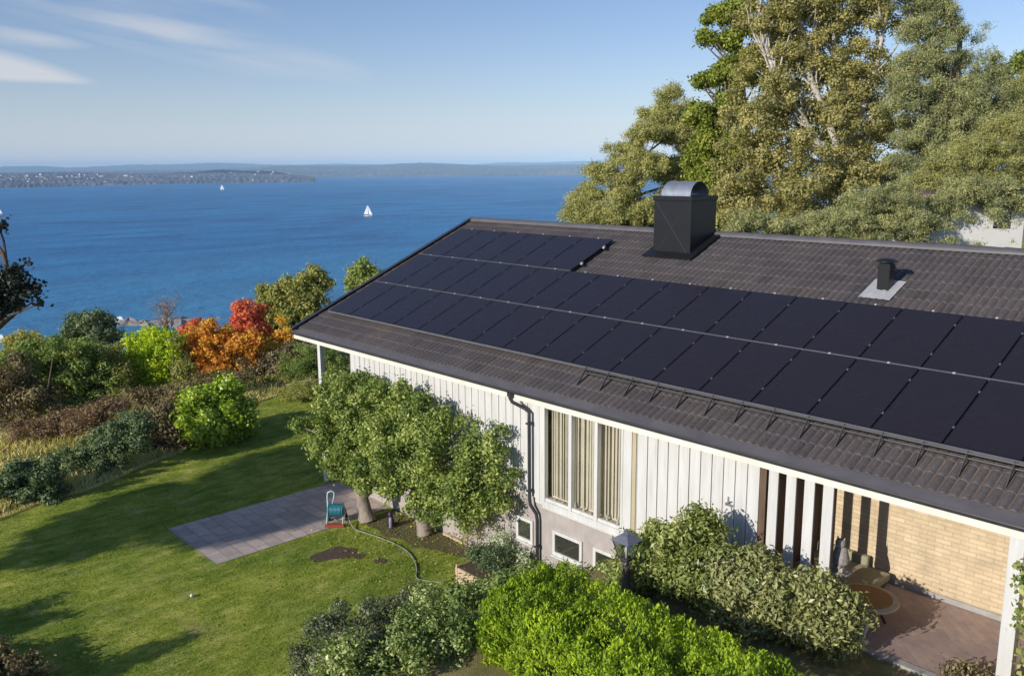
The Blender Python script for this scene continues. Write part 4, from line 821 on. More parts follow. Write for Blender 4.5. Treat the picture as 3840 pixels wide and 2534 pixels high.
far_plant('thicket', 'dull green scrub in front of the wide bush mass on the left', 'bush', [(40, 905, 28), (100, 935, 26), (170, 950, 24), (230, 940, 24), (20, 850, 26), (130, 800, 20), (60, 830, 20), (290, 945, 18)], 34, 12000, .10, LM['green'], 76, .5, tint0=-.2, sub=20, subr=.3, nlimb=0)
def bare_tree():
    c = at(385, 770, 62); base = (c[0], c[1], gz(c)); t = thing('bare_tree', base, 'thin nearly leafless tree in front of the shallow water', 'tree')
    rng = np.random.default_rng(70); mb = MB(); top = at(385, 690, 62); mb.tube([base, (c+top)/2, top], [.12, .07, .02], 7, False); tips = []
    for i in range(70):
        s = at(385+rng.uniform(-4, 4), rng.uniform(705, 775), 62); e = at(385+rng.uniform(-32, 32), rng.uniform(675, 755), 62+rng.uniform(-1, 1)); e[2] = max(e[2], s[2]+.2); limb(mb, s, e, .028, .008, rng, 4); tips.append(e)
    mb.build('trunk', pmat('bare_branch', (.33, .25, .22), (.22, .17, .15), 3, .9), t, True)
    T_ = np.array(tips); P = T_[rng.choice(70, 420)]+rng.normal(size=(420, 3))*.25; leaves('crown', P, sph(rng, 420), np.full(420, .10), .6, LM['rust'], t, rng, rng.random(420))
bare_tree()
# tree cut by the left frame edge
make_plant('dark_tree', 'dark branches of a tree cut by the left frame edge', 'tree', (*at(-130, 1000, 26)[:2], gz(at(-130, 1000, 26))),
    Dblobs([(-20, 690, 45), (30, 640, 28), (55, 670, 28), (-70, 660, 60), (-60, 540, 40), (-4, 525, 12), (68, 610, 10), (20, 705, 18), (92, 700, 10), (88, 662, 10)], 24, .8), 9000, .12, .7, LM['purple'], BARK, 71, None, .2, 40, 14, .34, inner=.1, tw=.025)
# long dry grass along the lawn edge and on the slope
def grass_strip():
    rng = np.random.default_rng(80); n = 90000; y = rng.uniform(-16, 8, n); u_ = rng.random(n)**1.8*11+.05; x = np.interp(y, EDGE_Y, EDGE_X)-u_+wob(y*0+1, y, 1.7)*.15
    dens = wob(x, y, .9, 1)*.5+.6+np.where(u_ < 1.2, .4, 0); k = rng.random(n) < dens; x, y, u_ = x[k], y[k], u_[k]; n = len(x)
    z = height(x, y); h = rng.uniform(.14, .42, n)*np.clip(u_/.8, .35, 1.1); P = np.stack([x, y, z+h*.45], 1)
    up = unit(np.stack([rng.normal(0, .35, n), rng.normal(.1, .35, n), np.ones(n)], 1)); Nn = unit(np.cross(up, rng.normal(size=(n, 3))))
    o = leaves('dry_grass', P, Nn, h, .12, LM['grass'], None, rng, rng.normal(.5, .2, n)+wob(x, y, .5)*.35, up); tag(o, 'long straw coloured grass along the far edge of the lawn', 'grass', kind='stuff')
grass_strip()
def scrub():
    rng = np.random.default_rng(83); k = 2600; y = rng.uniform(-70, 150, k); u_ = 12+rng.random(k)**1.3*190; x = np.interp(y, EDGE_Y, EDGE_X)-u_
    z = height(x, y); ok = z > SEA+.6; x, y, z = x[ok], y[ok], z[ok]; k = len(x); r = rng.uniform(.5, 1.5, k)*(1+wob(x, y, .08)*.4)
    n = 60; i = np.repeat(np.arange(k), n); d = sph(rng, k*n); d[:, 2] = abs(d[:, 2])
    P = np.stack([x, y, z], 1)[i]+d*np.stack([r, r, r*.7], 1)[i]*(rng.random(k*n)**.4)[:, None]
    o = leaves('undergrowth', P, unit(d+rng.normal(size=P.shape)*.6), r[i]*rng.uniform(.16, .34, k*n), .6, LM['green'], None, rng, rng.normal(.4, .15, k*n)+(rng.random(k)-.5)[i]*.7)
    tag(o, 'mixed green and brown scrub covering the slope down to the sea', 'scrub', kind='stuff')
scrub()
def turf():
    rng = np.random.default_rng(81); n = 150000; x = rng.uniform(-9.5, 11.5, n); y = rng.uniform(-12, 3.2, n)
    ex = np.interp(y, EDGE_Y, EDGE_X); k = (x > ex+.05)&~((x > .95) & (x < 3.8) & (y > -5.4))&~((x > -.1) & (y > -.62))
    for dx, dy, rr in ((775, 1285, .42), (822, 1288, .16)):
        c = ongnd(dx, dy); k &= (x-c[0])**2+(y-c[1])**2 > rr*rr
    x, y = x[k], y[k]; n = len(x); z = height(x, y); h = rng.uniform(.016, .045, n)
    P = np.stack([x, y, z+h*.4], 1); up = unit(np.stack([rng.normal(0, .6, n), rng.normal(0, .6, n), np.ones(n)], 1)); Nn = unit(np.cross(up, rng.normal(size=(n, 3))))
    t_ = rng.normal(.40, .09, n)+wob(x, y, 2.3, 4)*.16+wob(x+y*.4, y*.6, 5.1, 2)*.20+wob(x, y, .7, 1)*.12
    o = leaves('grass', P, Nn, h, .45, LM['turf'], None, rng, t_, up); tag(o, 'short mown grass blades covering the sunlit lawn', 'grass', kind='stuff')
turf()
def fallen():
    rng = np.random.default_rng(82); n = 420; x = rng.uniform(3.2, 8, n); y = rng.uniform(-3.2, -.7, n); P = np.stack([x, y, np.full(n, -4.62)+rng.random(n)*.01], 1)
    o = leaves('fallen_leaves', P, unit(rng.normal(size=(n, 3))*.3+np.array([0, 0, 1])), rng.uniform(.035, .065, n), .7, LM['olive'], None, rng, rng.normal(.75, .25, n)); tag(o, 'scattered yellow fallen leaves under the apple trees', 'leaves', kind='stuff')
fallen()
# ------------------------------------------------------------------ trees behind the house
def back_tree(name, label, bl, depth, n, size, mat, seed, wood, aspect=.5, zr=.8, trunk=.3, sub=14, nlimb=30, subr=.3, inner=.04, flat=1., upright=0, trunks=None, tw=.03, tint0=0, bx=None):
    B = Dblobs(bl, depth, zr); c = np.array(B)[:, :2].mean(0) if bx is None else at(bx, 600, depth)[:2]; base = np.array((c[0], c[1], gz(c)))
    if trunks: trunks = [[base]+[at(*q) for q in tr] for tr in trunks]
    return make_plant(name, label, 'tree', base, B, n, size, aspect, mat, wood, seed, 'trees behind the house', trunk, nlimb, sub, subr, inner=inner, flat=flat, upright=upright, trunks=trunks, tw=tw, tint0=tint0)
back_tree('pine_tree', 'sloping yellow-green pine at the left end of the trees behind the ridge',
    [(1552, 220, 30), (1532, 268, 42), (1495, 312, 36, -1), (1565, 300, 44), (1455, 360, 36), (1505, 375, 44, -1), (1400, 405, 38), (1450, 430, 46), (1365, 455, 38, 1), (1405, 490, 44), (1335, 480, 28), (1480, 490, 46), (1560, 400, 45, 1), (1415, 345, 18), (1540, 480, 45), (1370, 395, 18), (1320, 500, 22), (1600, 330, 40), (1590, 420, 45), (1350, 520, 30), (1590, 250, 22)], 38, 144000, 0.12, LM['pine_y'], 91, PINEB, .26, .7, .3, 18, 16, .24, upright=.35, flat=.6)
back_tree('oak_tree', 'dark green oak whose branches stand clear of the sky on the left',
    [(1670, 35, 28, 0, .6), (1640, 90, 24, 0, .5), (1705, 20, 35), (1690, 95, 28), (1650, 180, 36, 0, .6), (1700, 170, 40), (1745, 150, 40), (1630, 270, 38), (1690, 250, 45), (1650, 330, 48), (1640, 400, 45), (1700, 350, 50), (1605, 370, 22), (1740, 60, 30), (1650, 450, 45)], 36, 96000, 0.136, LM['oak'], 92, BARK, .6, .7, .3, 14, 40, .28, trunks=[[(1740, 420, 36), (1720, 200, 36), (1700, 10, 36)], [(1740, 420, 36), (1690, 250, 35.5)]], bx=1745)
back_tree('birch_tree', 'big olive-gold birch with pale branches, centre of the trees behind the ridge',
    [(1790, 60, 75), (1880, 40, 80), (1970, 40, 80), (2060, 40, 60), (1760, 150, 65), (1850, 160, 90), (1950, 170, 85), (2040, 180, 70), (1760, 260, 80, -1), (1860, 280, 100), (1970, 290, 90), (2050, 300, 70), (1740, 370, 80), (1840, 400, 100, -1.5), (1950, 410, 90, -1), (2040, 410, 70), (1760, 470, 75), (1850, 490, 80, -1), (1940, 500, 80), (1690, 440, 60), (1690, 510, 60), (2050, 500, 70), (1900, -40, 90), (2010, -40, 80), (1790, -30, 60), (1740, 30, 40), (1800, 120, 70)],
    33, 200000, .10, LM['birch'], 93, BIRCHB, .6, .85, .17, 12, 150, .27, inner=.08, tw=.022, tint0=0,
    trunks=[[(1945, 400, 33), (1940, 250, 33), (1935, 100, 33), (1945, -60, 33)], [(1945, 400, 33), (2000, 260, 32.5), (2035, 150, 32.5), (2065, -10, 32.5)], [(1945, 420, 33), (1880, 300, 32.5), (1800, 180, 32.5), (1760, 60, 32.5)], [(1940, 330, 32.7), (1880, 180, 32.6), (1850, 30, 32.6), (1840, -60, 32.6)]], bx=1945)
back_tree('pine_tree', 'tall blue-green pine rising out of the frame on the right',
    [(2165, 10, 50), (2190, 60, 55), (2130, 70, 45), (2170, 130, 65), (2110, 150, 50), (2110, 240, 65), (2200, 220, 70), (2268, 90, 24, 0, .7), (2285, 60, 16, 0, .7), (2245, 150, 38, 0, .8), (2290, 195, 45), (2240, 280, 70), (2150, 320, 70), (2330, 240, 50), (2320, 165, 32), (2130, 400, 70), (2170, -40, 60), (2210, 350, 60), (2360, 290, 45), (2090, 200, 45), (2300, 130, 26), (2240, 215, 55), (2120, -20, 60), (2345, 190, 35), (2360, 240, 30)], 31, 192000, 0.108, LM['pine_b'], 94, PINEB, .22, .65, .3, 20, 26, .24, upright=.35, flat=.65, bx=2200)
back_tree('pine_tree', 'broad green-gold pine filling the right edge above the roof ridge',
    [(2330, 320, 60), (2280, 360, 65), (2360, 390, 60), (2220, 390, 65), (2280, 430, 62), (2200, 450, 60), (2350, 450, 60), (2150, 440, 55), (2270, 470, 30), (2375, 190, 35), (2390, 280, 50)], 28, 144000, 0.096, LM['pine_y'], 95, PINEB, .22, .62, .25, 20, 0, .24, upright=.3, flat=.65, tint0=-.12)
back_tree('pine_tree', 'low dense pine just above the ridge right of the chimney',
    [(2180, 480, 45, 1), (2240, 440, 45, 1), (2310, 450, 45, 1), (2365, 460, 40, 1), (1730, 520, 45), (1800, 530, 45), (1880, 530, 50), (1960, 520, 55), (2040, 520, 55), (2110, 510, 50), (2150, 525, 34), (2000, 470, 50), (2080, 460, 50), (1900, 560, 40), (2010, 565, 45), (2120, 565, 36), (2200, 560, 16, -1), (2270, 570, 14, -1), (2235, 500, 16, -1), (2330, 525, 13, -1), (2290, 530, 7, -1), (2350, 560, 10, -1), (2215, 560, 10, -1), (2250, 512, 14, -1), (2310, 500, 22, -1), (2200, 525, 14, -1), (2365, 515, 10, -1), (2270, 575, 8, -1)], 25, 144000, 0.084, LM['pine_b'], 96, PINEB, .24, .65, .2, 18, 0, .26, upright=.3, flat=.7, tint0=.08)
back_tree('oak_tree', 'green oak foliage squeezed behind the chimney and ridge',
    [(1600, 470, 55), (1660, 480, 55), (1560, 520, 50), (1700, 540, 50), (1640, 540, 50), (1500, 530, 45), (1430, 520, 40), (1370, 515, 28)], 40, 57600, 0.136, LM['pine_y'], 97, BARK, .5, .7, .2, 16, 12, .3, tint0=-.05)
back_tree('pine_tree', 'dark green tree poking in at the right frame edge near the sky',
    [(2372, 150, 25), (2385, 215, 28), (2375, 340, 22)], 40, 11200, 0.144, LM['oak'], 98, BARK, .5, .8, .15, 10, 8, .3)
def neighbour():
    c = at(2285, 560, 26.5); z0 = gz(c); t = thing('neighbour_house', (c[0], c[1], z0), 'white neighbouring house glimpsed through the pines on the right', 'house')
    d = unit(np.array([CR[0], CR[1], 0])); e = np.array([-d[1], d[0], 0]); w, dp_, h = 1.12, 4.0, 2.75-z0
    def q(a, b, z): return (c[0]+d[0]*a+e[0]*b, c[1]+d[1]*a+e[1]*b, z0+z)
    MB().hexa([q(-w, 0, 0), q(w, 0, 0), q(w, dp_, 0), q(-w, dp_, 0), q(-w, 0, h), q(w, 0, h), q(w, dp_, h), q(-w, dp_, h)]).build('wall', HOUSEW, t)
    MB().add([q(-w-.3, -.4, h+.002), q(w+.3, -.4, h+.002), q(w+.3, dp_+.4, h+.002), q(-w-.3, dp_+.4, h+.002), q(-w-.3, dp_/2, h+.5), q(w+.3, dp_/2, h+.5)], [(0, 1, 5, 4), (2, 3, 4, 5), (0, 4, 3), (1, 2, 5), (3, 2, 1, 0)]).build('roof', ROOFR, t)
    MB().hexa([q(.2, -.03, h-.75), q(.7, -.03, h-.75), q(.7, .02, h-.75), q(.2, .02, h-.75), q(.2, -.03, h-.3), q(.7, -.03, h-.3), q(.7, .02, h-.3), q(.2, .02, h-.3)]).build('window', DARKP, t)
neighbour()
# trees and shrubs standing outside the picture that throw the shadows on the lawn
def shade_pine():
    rng = np.random.default_rng(110)
    poly = np.array([(1.0, -7.4), (.75, -5.2), (2.3, -4.2), (2.1, -3.0), (1.8, -1.5), (.9, -.4), (-1.6, 1.2), (-2.4, .2), (-2.2, -2.6), (-1.9, -4.7), (-1.2, -6.2), (-.3, -7.6)])
    def inside(x, y):
        c = False
        for k in range(len(poly)):
            (xa, ya), (xb, yb) = poly[k], poly[k-1]
            if (ya > y) != (yb > y) and x < (xb-xa)*(y-ya)/(yb-ya)+xa: c = not c
        return c
    bl = []
    while len(bl) < 52:
        x, y = rng.uniform(-5.2, 2.5), rng.uniform(-7.6, 1.8)
        if not inside(x, y): continue
        yt = -21+rng.uniform(-1.2, 1.2)-.5*abs(x)*.2; dy = y-yt
        bl.append((x-.03*dy, yt, -4.65+.39*dy, rng.uniform(.45, .85), rng.uniform(.4, .8), rng.uniform(.14, .26)))
    for _ in range(16):
        x, y = rng.uniform(1.0, 3.0), rng.uniform(-4.7, -1.0)
        if x > 2.9+(y+1.0)*.18: continue
        yt = -21+rng.uniform(-1.2, 1.2); dy = y-yt; bl.append((x-.03*dy, yt, -4.65+.39*dy, rng.uniform(.35, .65), rng.uniform(.4, .8), rng.uniform(.10, .20)))
    make_plant('pine_tree', 'pine left of the frame whose shadow falls across the lawn', 'tree', (.25, -21.5, -4.65), bl, 110000, .17, .55, LM['pine_b'], PINEB, 101, None, .42, 60, 12, .4,
        trunks=[[(.25, -21.5, -4.65), (.2, -21.3, -.5), (-.3, -21.1, 1.5), (-1.2, -21, 3.6)]])
shade_pine()
make_plant('shrub', 'small bushy shrub below the frame at the lawn corner', 'bush', (4.0, -12.6, -4.65), [(3.5, -12.6, -3.75, .8, .7, .85), (4.4, -12.7, -3.9, .7, .5, .8), (5.2, -12.6, -4.1, .6, .5, .6)], 16000, .08, .6, LM['rust'], TWIG, 102, None, .04, 10)
make_plant('shrub', 'another shrub below the frame beside the lawn', 'bush', (6.3, -12.3, -4.65), [(6.3, -12.3, -3.75, .65, .6, .95)], 9000, .08, .6, LM['dgreen'], TWIG, 103, None, .04, 10)
make_plant('shrub', 'dusky brown low shrub at the bottom left corner', 'bush', (*ongnd(10, 1600)[:2], -4.65), [(*ongnd(30, 1590)[:2], -4.5, .5, .45, .25), (*ongnd(-40, 1570)[:2], -4.45, .6, .5, .3)], 4500, .08, .6, LM['brown'], TWIG, 104, None, .03, 10, lo=-.2, tint0=-.1)
# ------------------------------------------------------------------ lamp post
def lamp():
    y = -2.55; bx = 13.16; z0 = -2.98; t = thing('garden_lamp', (bx, y, z0), 'black garden lantern on a dark post in front of the window corner', 'lamp')
    MB().lathe((bx, y, z0-.2), [(.075, 0), (.065, .5), (.058, .85), (.075, .87), (.075, .90), (.055, .92)], 16).build('post', POSTW, t, True)
    zt = z0+.72
    m = MB(); m.lathe((bx, y, zt-.02), [(.05, 0), (.03, .05), (.09, .09), (.10, .11)], 12); m.tube([(bx-.12, y, zt), (bx+.12, y, zt)], .013, 6); m.build('holder', LAMPD, t)
    b0, b1, h0, h1 = .085, .155, zt+.10, zt+.40
    m = MB()
    for sx in (-1, 1):
        for sy in (-1, 1): m.tube([(bx+sx*b0, y+sy*b0, h0), (bx+sx*b1, y+sy*b1, h1)], .010, 6)
    for sgn in ((-1, -1, 1, -1), (1, -1, 1, 1), (1, 1, -1, 1), (-1, 1, -1, -1)):
        for b, h in ((b0, h0), (b1, h1)): m.tube([(bx+sgn[0]*b, y+sgn[1]*b, h), (bx+sgn[2]*b, y+sgn[3]*b, h)], .010, 6)
    m.build('frame', LAMPD, t)
    m = MB(); i0, i1 = b0-.004, b1-.004
    m.add([(bx-i0, y-i0, h0), (bx+i0, y-i0, h0), (bx+i0, y+i0, h0), (bx-i0, y+i0, h0), (bx-i1, y-i1, h1), (bx+i1, y-i1, h1), (bx+i1, y+i1, h1), (bx-i1, y+i1, h1)], [(0, 1, 5, 4), (1, 2, 6, 5), (2, 3, 7, 6), (3, 0, 4, 7)]).build('pane', winglass('lantern_glass', (.85, .88, .86), .15), t)
    m = MB(); e = .185
    m.add([(bx-e, y-e, h1+.005), (bx+e, y-e, h1+.005), (bx+e, y+e, h1+.005), (bx-e, y+e, h1+.005), (bx-.07, y-.07, h1+.10), (bx+.07, y-.07, h1+.10), (bx+.07, y+.07, h1+.10), (bx-.07, y+.07, h1+.10)], [(3, 2, 1, 0), (0, 1, 5, 4), (1, 2, 6, 5), (2, 3, 7, 6), (3, 0, 4, 7), (4, 5, 6, 7)])
    m.lathe((bx, y, h1+.10), [(.05, 0), (.055, .02), (.02, .04), (.028, .06), (.004, .085)], 10).build('lantern_roof', LAMPT, t)
    MB().lathe((bx, y, h0), [(.02, 0), (.02, .08), (.035, .12), (.03, .17), (.005, .19)], 10).build('bulb', HULL, t, True)
lamp()
# ------------------------------------------------------------------ patio furniture
def bench():
    x0, x1, y0, y1, z = 14.5, 15.80, -.02, 1.0, -2.93
    t = thing('garden_lounger', (15.15, .5, z), 'low olive cream cushioned garden lounger against the brick wall', 'lounger')
    MB().box((x0, y0, z+.13), (x1, y1, z+.26)).build('cushion', CREAM, t, bevel=.03)
    MB().box((x0+.04, y0+.04, z+.03), (x1-.04, y1-.04, z+.125)).build('base', pmat('dark_rattan', (.10, .08, .055), (.06, .05, .035), 12, .9, .6, 40), t, bevel=.01)
    MB().box((x0-.02, y1+.002, z+.06), (x1-.4, y1+.12, z+.40)).build('backrest', CREAM, t, bevel=.03)
    for (a, b) in ((x0+.06, y0+.06), (x1-.12, y0+.06), (x0+.06, y1-.12), (x1-.12, y1-.12)): MB().box((a, b, z), (a+.05, b+.05, z+.03)).build('leg', DARKP, t)
bench()
def table():
    c = (16.03, -.30, -2.93); t = thing('garden_table', c, 'low round garden table with an orange cloth partly in shade', 'table')
    MB().lathe(c, [(.455, .34), (.46, .37), (.455, .385)], 40).build('tabletop', PALEW, t)
    MB().lathe((c[0]-.03, c[1], c[2]), [(.39, .386), (.39, .394)], 36).build('tablecloth', SANDST, t)
    for k in range(3):
        a = .5+k*2.094; MB().tube([(c[0]+.1*math.cos(a), c[1]+.1*math.sin(a), c[2]+.34), (c[0]+.28*math.cos(a), c[1]+.28*math.sin(a), c[2])], .02, 8).build('leg', DARKP, t)
table()
def statue(x, y, z, s, lab):
    t = thing('stone_figure', (x, y, z), lab, 'statue'); rng = np.random.default_rng(int(x*10))
    bm = []
    MB().box((x-.13*s, y-.13*s, z), (x+.13*s, y+.13*s, z+.09*s)).build('base', STONE, t, bevel=.008)
    # seated animal: haunches, chest, neck, head, ears
    m = MB(); m.lathe((x, y+.02*s, z+.091*s), [(.14*s, 0), (.175*s, .07*s), (.165*s, .16*s), (.14*s, .25*s), (.115*s, .33*s), (.095*s, .38*s), (.05*s, .40*s)], 18)
    m.build('body', STONE, t, True)
    m = MB(); m.lathe((x, y-.02*s, z+.46*s), [(.03*s, 0), (.085*s, .03*s), (.10*s, .09*s), (.085*s, .15*s), (.03*s, .18*s)], 16); m.tube([(x, y-.08*s, z+.53*s), (x, y-.15*s, z+.51*s)], [.055*s, .035*s], 10)
    for q in (-1, 1): m.tube([(x+q*.06*s, y, z+.61*s), (x+q*.075*s, y, z+.67*s)], [.028*s, .008*s], 8)
    m.build('head', STONE, t, True)
    m = MB()
    for q in (-1, 1): m.tube([(x+q*.06*s, y-.09*s, z+.30*s), (x+q*.065*s, y-.12*s, z+.10*s)], [.035*s, .03*s], 8); m.tube([(x+q*.065*s, y-.10*s, z+.11*s), (x+q*.065*s, y-.17*s, z+.105*s)], [.035*s, .025*s], 8)
    m.build('front_legs', STONE, t, True)
def pedestal():
    x, y, z = 15.52, -.22, -2.93; t = thing('pedestal', (x, y, z), 'brown stone pedestal carrying the weathered stone figure', 'pedestal')
    MB().lathe((x, y, z), [(.19, 0), (.19, .05), (.14, .09), (.12, .5), (.16, .56), (.19, .60), (.19, .64)], 16).build('column', STONE, t, True)
pedestal(); statue(15.52, -.22, -2.29, .8, 'weathered grey stone figure right of the white screen boards')
def urn():
    x, y, z = 16.30, -.95, -2.93; t = thing('garden_ornament', (x, y, z), 'small white garden ornament at the tip of the olive rhododendron', 'ornament')
    MB().lathe((x, y, z), [(.08, 0), (.085, .03), (.045, .06), (.04, .14), (.06, .20), (.075, .27), (.08, .31), (.05, .34), (.06, .36)], 18).build('body', HOUSEW, t, True)
    MB().lathe((x, y, z+.361), [(.035, 0), (.045, .03), (.03, .07), (.01, .08)], 14).build('finial', HOUSEW, t, True)
urn()
# ------------------------------------------------------------------ hose reel, hose, small garden things
def hose_reel():
    c = ongnd(780, 1216); x, y, z = c[0], c[1], -4.64; t = thing('hose_reel', (x, y, z), 'teal garden hose reel cart at the corner of the flagstones', 'hose reel')
    d = Vector((CR[0], CR[1], 0)).normalized(); e = Vector((-d.y, d.x, 0)); o = Vector((x, y, z))
    def q(a, b, h): return o+(d*a+e*b+Vector((0, 0, h)))*.82
    m = MB(); m.tube([q(-.20, .06, .42), q(.20, .06, .42)], .13, 18)
    m.build('drum', TEAL, t, True)
    for a in (-.21, .21):
        MB().tube([q(a-.012, .06, .42), q(a+.012, .06, .42)], .175, 24).build('drum_flange', TEAL if a < 0 else TEALD, t)
    m = MB()
    for i in range(9): 
        a = -.16+i*.04; m.tube([q(a, .06+.185*math.cos(k*.524), .42+.185*math.sin(k*.524)) for k in range(13)], .016, 6, False)
    m.build('wound_hose', TEALD, t, True)
    MB().tube([q(-.24, -.05, .05), q(-.24, .06, .45), q(-.26, .16, .80), q(-.25, .18, .92), q(-.14, .18, .98), q(-.05, .18, .92), q(-.06, .16, .78), q(-.1, .1, .60)], .018, 8).build('handle', PALEB, t, True)
    m = MB()
    for a in (-.24, .24): m.tube([q(a, -.22, .06), q(a, .06, .45), q(a, .30, .08)], .016, 8)
    m.build('frame', PALEB, t, True)
    for a in (-.26, .26): MB().tube([q(a-.02, .28, .09), q(a+.02, .28, .09)], .09, 16).build('wheel', DARKP, t)
    MB().hexa([q(-.28, -.28, 0), q(.28, -.28, 0), q(.28, -.14, 0), q(-.28, -.14, 0), q(-.28, -.28, .09), q(.28, -.28, .09), q(.28, -.14, .09), q(-.28, -.14, .09)]).build('foot', REDP, t)
hose_reel()
pts = [ongnd(*p)+np.array([0, 0, h]) for p, h in (((800, 1205), .35), ((808, 1212), .15), ((822, 1228), .03), ((850, 1238), .02), ((880, 1248), .02), ((915, 1262), .02), ((945, 1280), .02), ((962, 1302), .02), ((967, 1322), .02), ((966, 1338), .02), ((972, 1345), .02), ((1000, 1350), .02), ((1030, 1352), .02))]
def smooth(p, n=6):
    P = np.array(p); out = []
    for i in range(len(P)-1):
        a, b, c, d = P[max(i-1, 0)], P[i], P[i+1], P[min(i+2, len(P)-1)]
        for t in np.linspace(0, 1, n, endpoint=False): out.append(.5*((2*b)+(-a+c)*t+(2*a-5*b+4*c-d)*t*t+(-a+3*b-3*c+d)*t**3))
    return out+[P[-1]]
tag(MB().tube(smooth(pts), .017, 7).build('garden_hose', HOSEM, None, True), 'pale green garden hose curving over the lawn from the reel', 'hose')
def small_pot():
    c = ongnd(907, 1222); t = thing('boot_scraper', (c[0], c[1], -4.64), 'small dark garden ornament standing under the yellow shrub', 'ornament')
    MB().lathe((c[0], c[1], -4.64), [(.07, 0), (.10, .04), (.09, .16), (.06, .28), (.075, .32), (.02, .40)], 14).build('body', DARKP, t, True)
    MB().lathe((c[0]+.07, c[1]-.05, -4.64), [(.03, 0), (.045, .02), (.04, .26), (.01, .28)], 10).build('pale_side_tube', pmat('lilac_plastic', (.30, .27, .38), None, 5, .5), t, True)
small_pot()
c = ongnd(445, 1385); tag(MB().lathe((c[0], c[1], -4.64), [(.01, 0), (.03, .012), (.036, .034), (.03, .056), (.01, .068)], 12).build('lawn_ball', HULL, None, True), 'small white ball lying on the open lawn', 'ball')
# rail fence beyond the lawn
def fence():
    a, b = at(605, 905, 35), at(722, 884, 35); z = gz(a); t = thing('rail_fence', (a[0], a[1], z), 'weathered two-rail wooden fence beside the terrace post', 'fence')
    for i in range(4):
        p = a+(b-a)*i/3; MB().tube([(p[0], p[1], gz(p)-.2), (p[0], p[1], p[2]+.12)], .05, 8).build('post', POSTG, t)
    for dz_ in (.05, -.35): MB().tube([a+np.array([0, 0, dz_]), (a+b)/2+np.array([0, 0, dz_-.03]), b+np.array([0, 0, dz_])], .038, 8).build('rail', POSTG, t)
fence()
# ------------------------------------------------------------------ boats and shore
def sea_at(dx, dy): return ongnd(dx, dy, SEA)
def sailboat(dx, dy, h, lab, two=True):
    c = sea_at(dx, dy); t = thing('sailboat', c, lab, 'sailboat', 'sailing boats on the bay'); s = h/12.0
    d = unit(np.array([CR[0], CR[1], 0]))
    def q(a, z, e=0): return (c[0]+d[0]*a*s-d[1]*e*s, c[1]+d[1]*a*s+d[0]*e*s, c[2]+z*s)
    MB().add([q(-4, 1.1, -1), q(-4, 1.1, 1), q(5.2, 1.3, 0), q(1, 1.15, -1.5), q(1, 1.15, 1.5), q(-3.6, -.2, -.7), q(-3.6, -.2, .7), q(4.3, -.2, 0), q(1, -.2, -1), q(1, -.2, 1)],
        [(0, 5, 8, 3), (3, 8, 7, 2), (2, 7, 9, 4), (4, 9, 6, 1), (1, 6, 5, 0), (0, 3, 2, 4, 1)]).build('hull', HULL, t)
    MB().tube([q(.6, 1.1), q(.6, 12)], .09*s, 6).build('mast', GALV, t)
    def sail(p, nm):
        n_ = np.array([-d[1], d[0], 0])*.06*s; a = [np.array(v) for v in p]
        MB().add([*(v-n_ for v in a), *(v+n_ for v in a)], [(0, 1, 2), (5, 4, 3), (0, 3, 4, 1), (1, 4, 5, 2), (2, 5, 3, 0)]).build(nm, SAIL, t)
    sail([q(.45, 2.0), q(-3.9, 2.3, .5), q(.45, 11.8)], 'mainsail')
    if two: sail([q(.8, 11), q(5.0, 1.5), q(1.1, 1.9, .6)], 'jib')
sailboat(853, 502, 12.0, 'white sailing boat nearest the house, right of centre on the bay')
sailboat(515, 441, 13.0, 'tiny white sailing boat close to the far headland')
sailboat(0, 497, 6.5, 'white sailing boat cut by the left edge of the frame')
def motorboat(dx, dy, lab):
    c = sea_at(dx, dy); t = thing('motorboat', c, lab, 'motorboat'); d = unit(np.array([CR[0], CR[1], 0]))
    def q(a, z, e=0): return (c[0]+d[0]*a-d[1]*e, c[1]+d[1]*a+d[0]*e, c[2]+z)
    MB().add([q(-2.6, 1, -1), q(-2.6, 1, 1), q(3, 1.3, 0), q(.8, 1.1, -1.1), q(.8, 1.1, 1.1), q(-2.4, -.2, -.8), q(-2.4, -.2, .8), q(2.4, -.2, 0), q(.8, -.2, -.9), q(.8, -.2, .9)], [(0, 5, 8, 3), (3, 8, 7, 2), (2, 7, 9, 4), (4, 9, 6, 1), (1, 6, 5, 0), (0, 3, 2, 4, 1)]).build('hull', HULL, t)
    MB().hexa([q(-1.2, 1.15, -.7), q(.9, 1.15, -.6), q(.9, 1.15, .6), q(-1.2, 1.15, .7), q(-.9, 2.0, -.55), q(.3, 2.0, -.5), q(.3, 2.0, .5), q(-.9, 2.0, .55)]).build('cabin', HULL, t)
motorboat(6, 792, 'pale motorboat near the shore at the left edge of the frame'); 
motorboat(282, 748, 'small white motorboat moored beside the shore rocks')
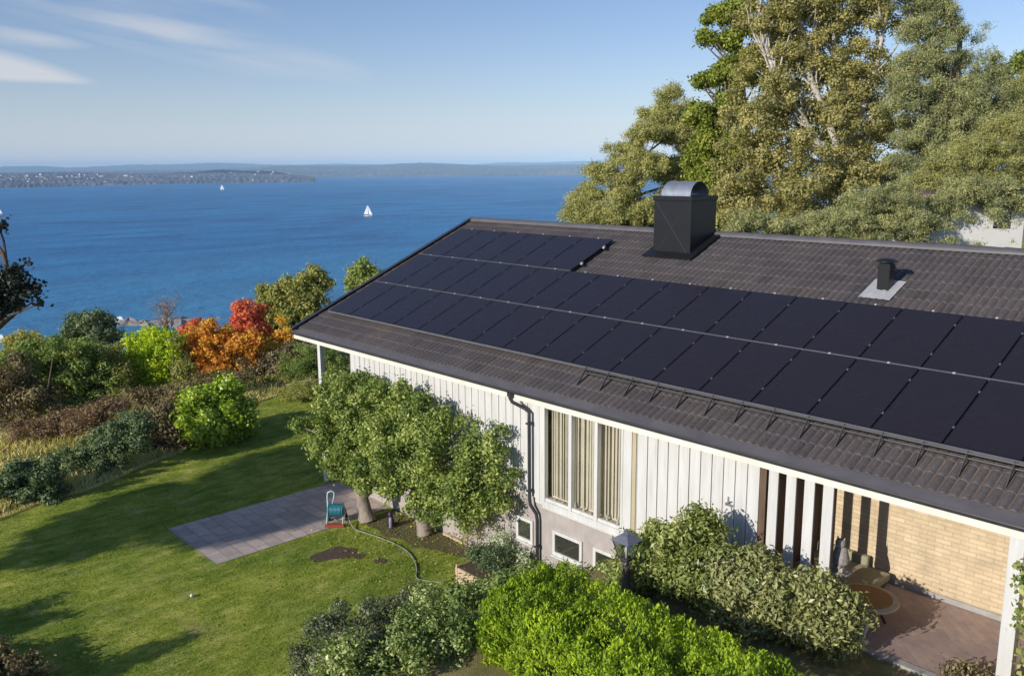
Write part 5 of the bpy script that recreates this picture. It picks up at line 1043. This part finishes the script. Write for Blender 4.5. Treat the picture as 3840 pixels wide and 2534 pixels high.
for i, (dx, dy, s, lab) in enumerate(((300, 752, 3.0, 'low pale rock at the left end of the row of shore rocks'), (335, 753, 2.4, 'small brown rock second from left in the shore row'), (372, 752, 2.6, 'brown rock in the middle of the shore row'), (402, 752, 3.4, 'large grey rock beside the water, near the lime tree top'), (425, 756, 3.6, 'darkest rock at the right end of the shore row'))):
    c = sea_at(dx, dy); rng = np.random.default_rng(200+i); V = []; F2 = []; nu, nv = 12, 7
    for a in range(nv):
        for b in range(nu):
            th = math.pi*a/(nv-1); ph = 2*math.pi*b/nu; r = s*(1+.25*math.sin(3*ph+i)+.2*math.cos(2*th*2+i)+rng.uniform(-.12, .12)); V.append((c[0]+r*math.sin(th)*math.cos(ph)*1.2, c[1]+r*math.sin(th)*math.sin(ph)*1.2, c[2]+r*.55*math.cos(th)))
    for a in range(nv-1):
        for b in range(nu): F2.append((a*nu+b, (a+1)*nu+b, (a+1)*nu+(b+1) % nu, a*nu+(b+1) % nu))
    tag(MB().add(V, F2).build('shore_rock', ROCK), lab, 'rock', 'rocks along the shore')
# houses on the far headland
rng = np.random.default_rng(300); hm = None
for i in range(70):
    a_ = math.radians(rng.choice([rng.uniform(-79.5, -61.5), rng.uniform(-79.5, -72)])); r_ = 3000+rng.uniform(20, 620)+260*((math.degrees(a_)+100)/39.8)
    t_ = (math.degrees(a_)+100)/39.8; s_ = (r_-(2900+100*math.sin(t_*9)+260*t_))/1500
    if s_ < .02: continue
    crest = -4+8*math.sin(t_*7.5+1)+5*math.sin(t_*23)-6*float(sstep(.55, .95, np.array(t_))); z = SEA-1+(crest-SEA)*math.sin(min(s_*1.25, 1)*math.pi/2)**.8
    if hm is None:
        o = MB().box((-7, -5, -3), (7, 5, 5)).build('far_house', pmat('far_wall', (.55, .53, .50), (.36, .33, .30), .05, .9)); rf = MB().add([(-7.5, -5.5, 5.01), (7.5, -5.5, 5.01), (7.5, 5.5, 5.01), (-7.5, 5.5, 5.01), (-7.5, 0, 8.5), (7.5, 0, 8.5)], [(0, 1, 5, 4), (2, 3, 4, 5), (0, 4, 3), (1, 2, 5), (3, 2, 1, 0)]).build('roof', ROOFR, o); hm = (o, rf)
    else:
        o = hm[0].copy(); COL.objects.link(o); q = hm[1].copy(); COL.objects.link(q); q.parent = o
    sc = rng.uniform(.35, .85); o.location = (CAM[0]+math.sin(a_)*r_, CAM[1]+math.cos(a_)*r_, z+2); o.rotation_euler = (0, 0, rng.uniform(0, 3.1)); o.scale = (sc*rng.uniform(.7, 1.8), sc, sc)
    tag(o, 'tiny pale house among the trees of the distant headland', 'house', 'tiny houses on the distant headland')
# ------------------------------------------------------------------ haze
m = bpy.data.materials.new('haze'); m.use_nodes = True; t = m.node_tree; t.nodes.remove(t.nodes['Principled BSDF'])
pv = t.nodes.new('ShaderNodeVolumePrincipled'); pv.inputs['Color'].default_value = (.56, .80, 1.0, 1); pv.inputs['Density'].default_value = 1.0e-4; pv.inputs['Anisotropy'].default_value = -.38
t.links.new(pv.outputs[0], t.nodes['Material Output'].inputs['Volume'])
hz = MB().box((-16000, -14000, SEA-11), (16000, 16000, 118)).build('haze', m); tag(hz, 'thin pale blue haze over the bay', 'haze', kind='stuff')
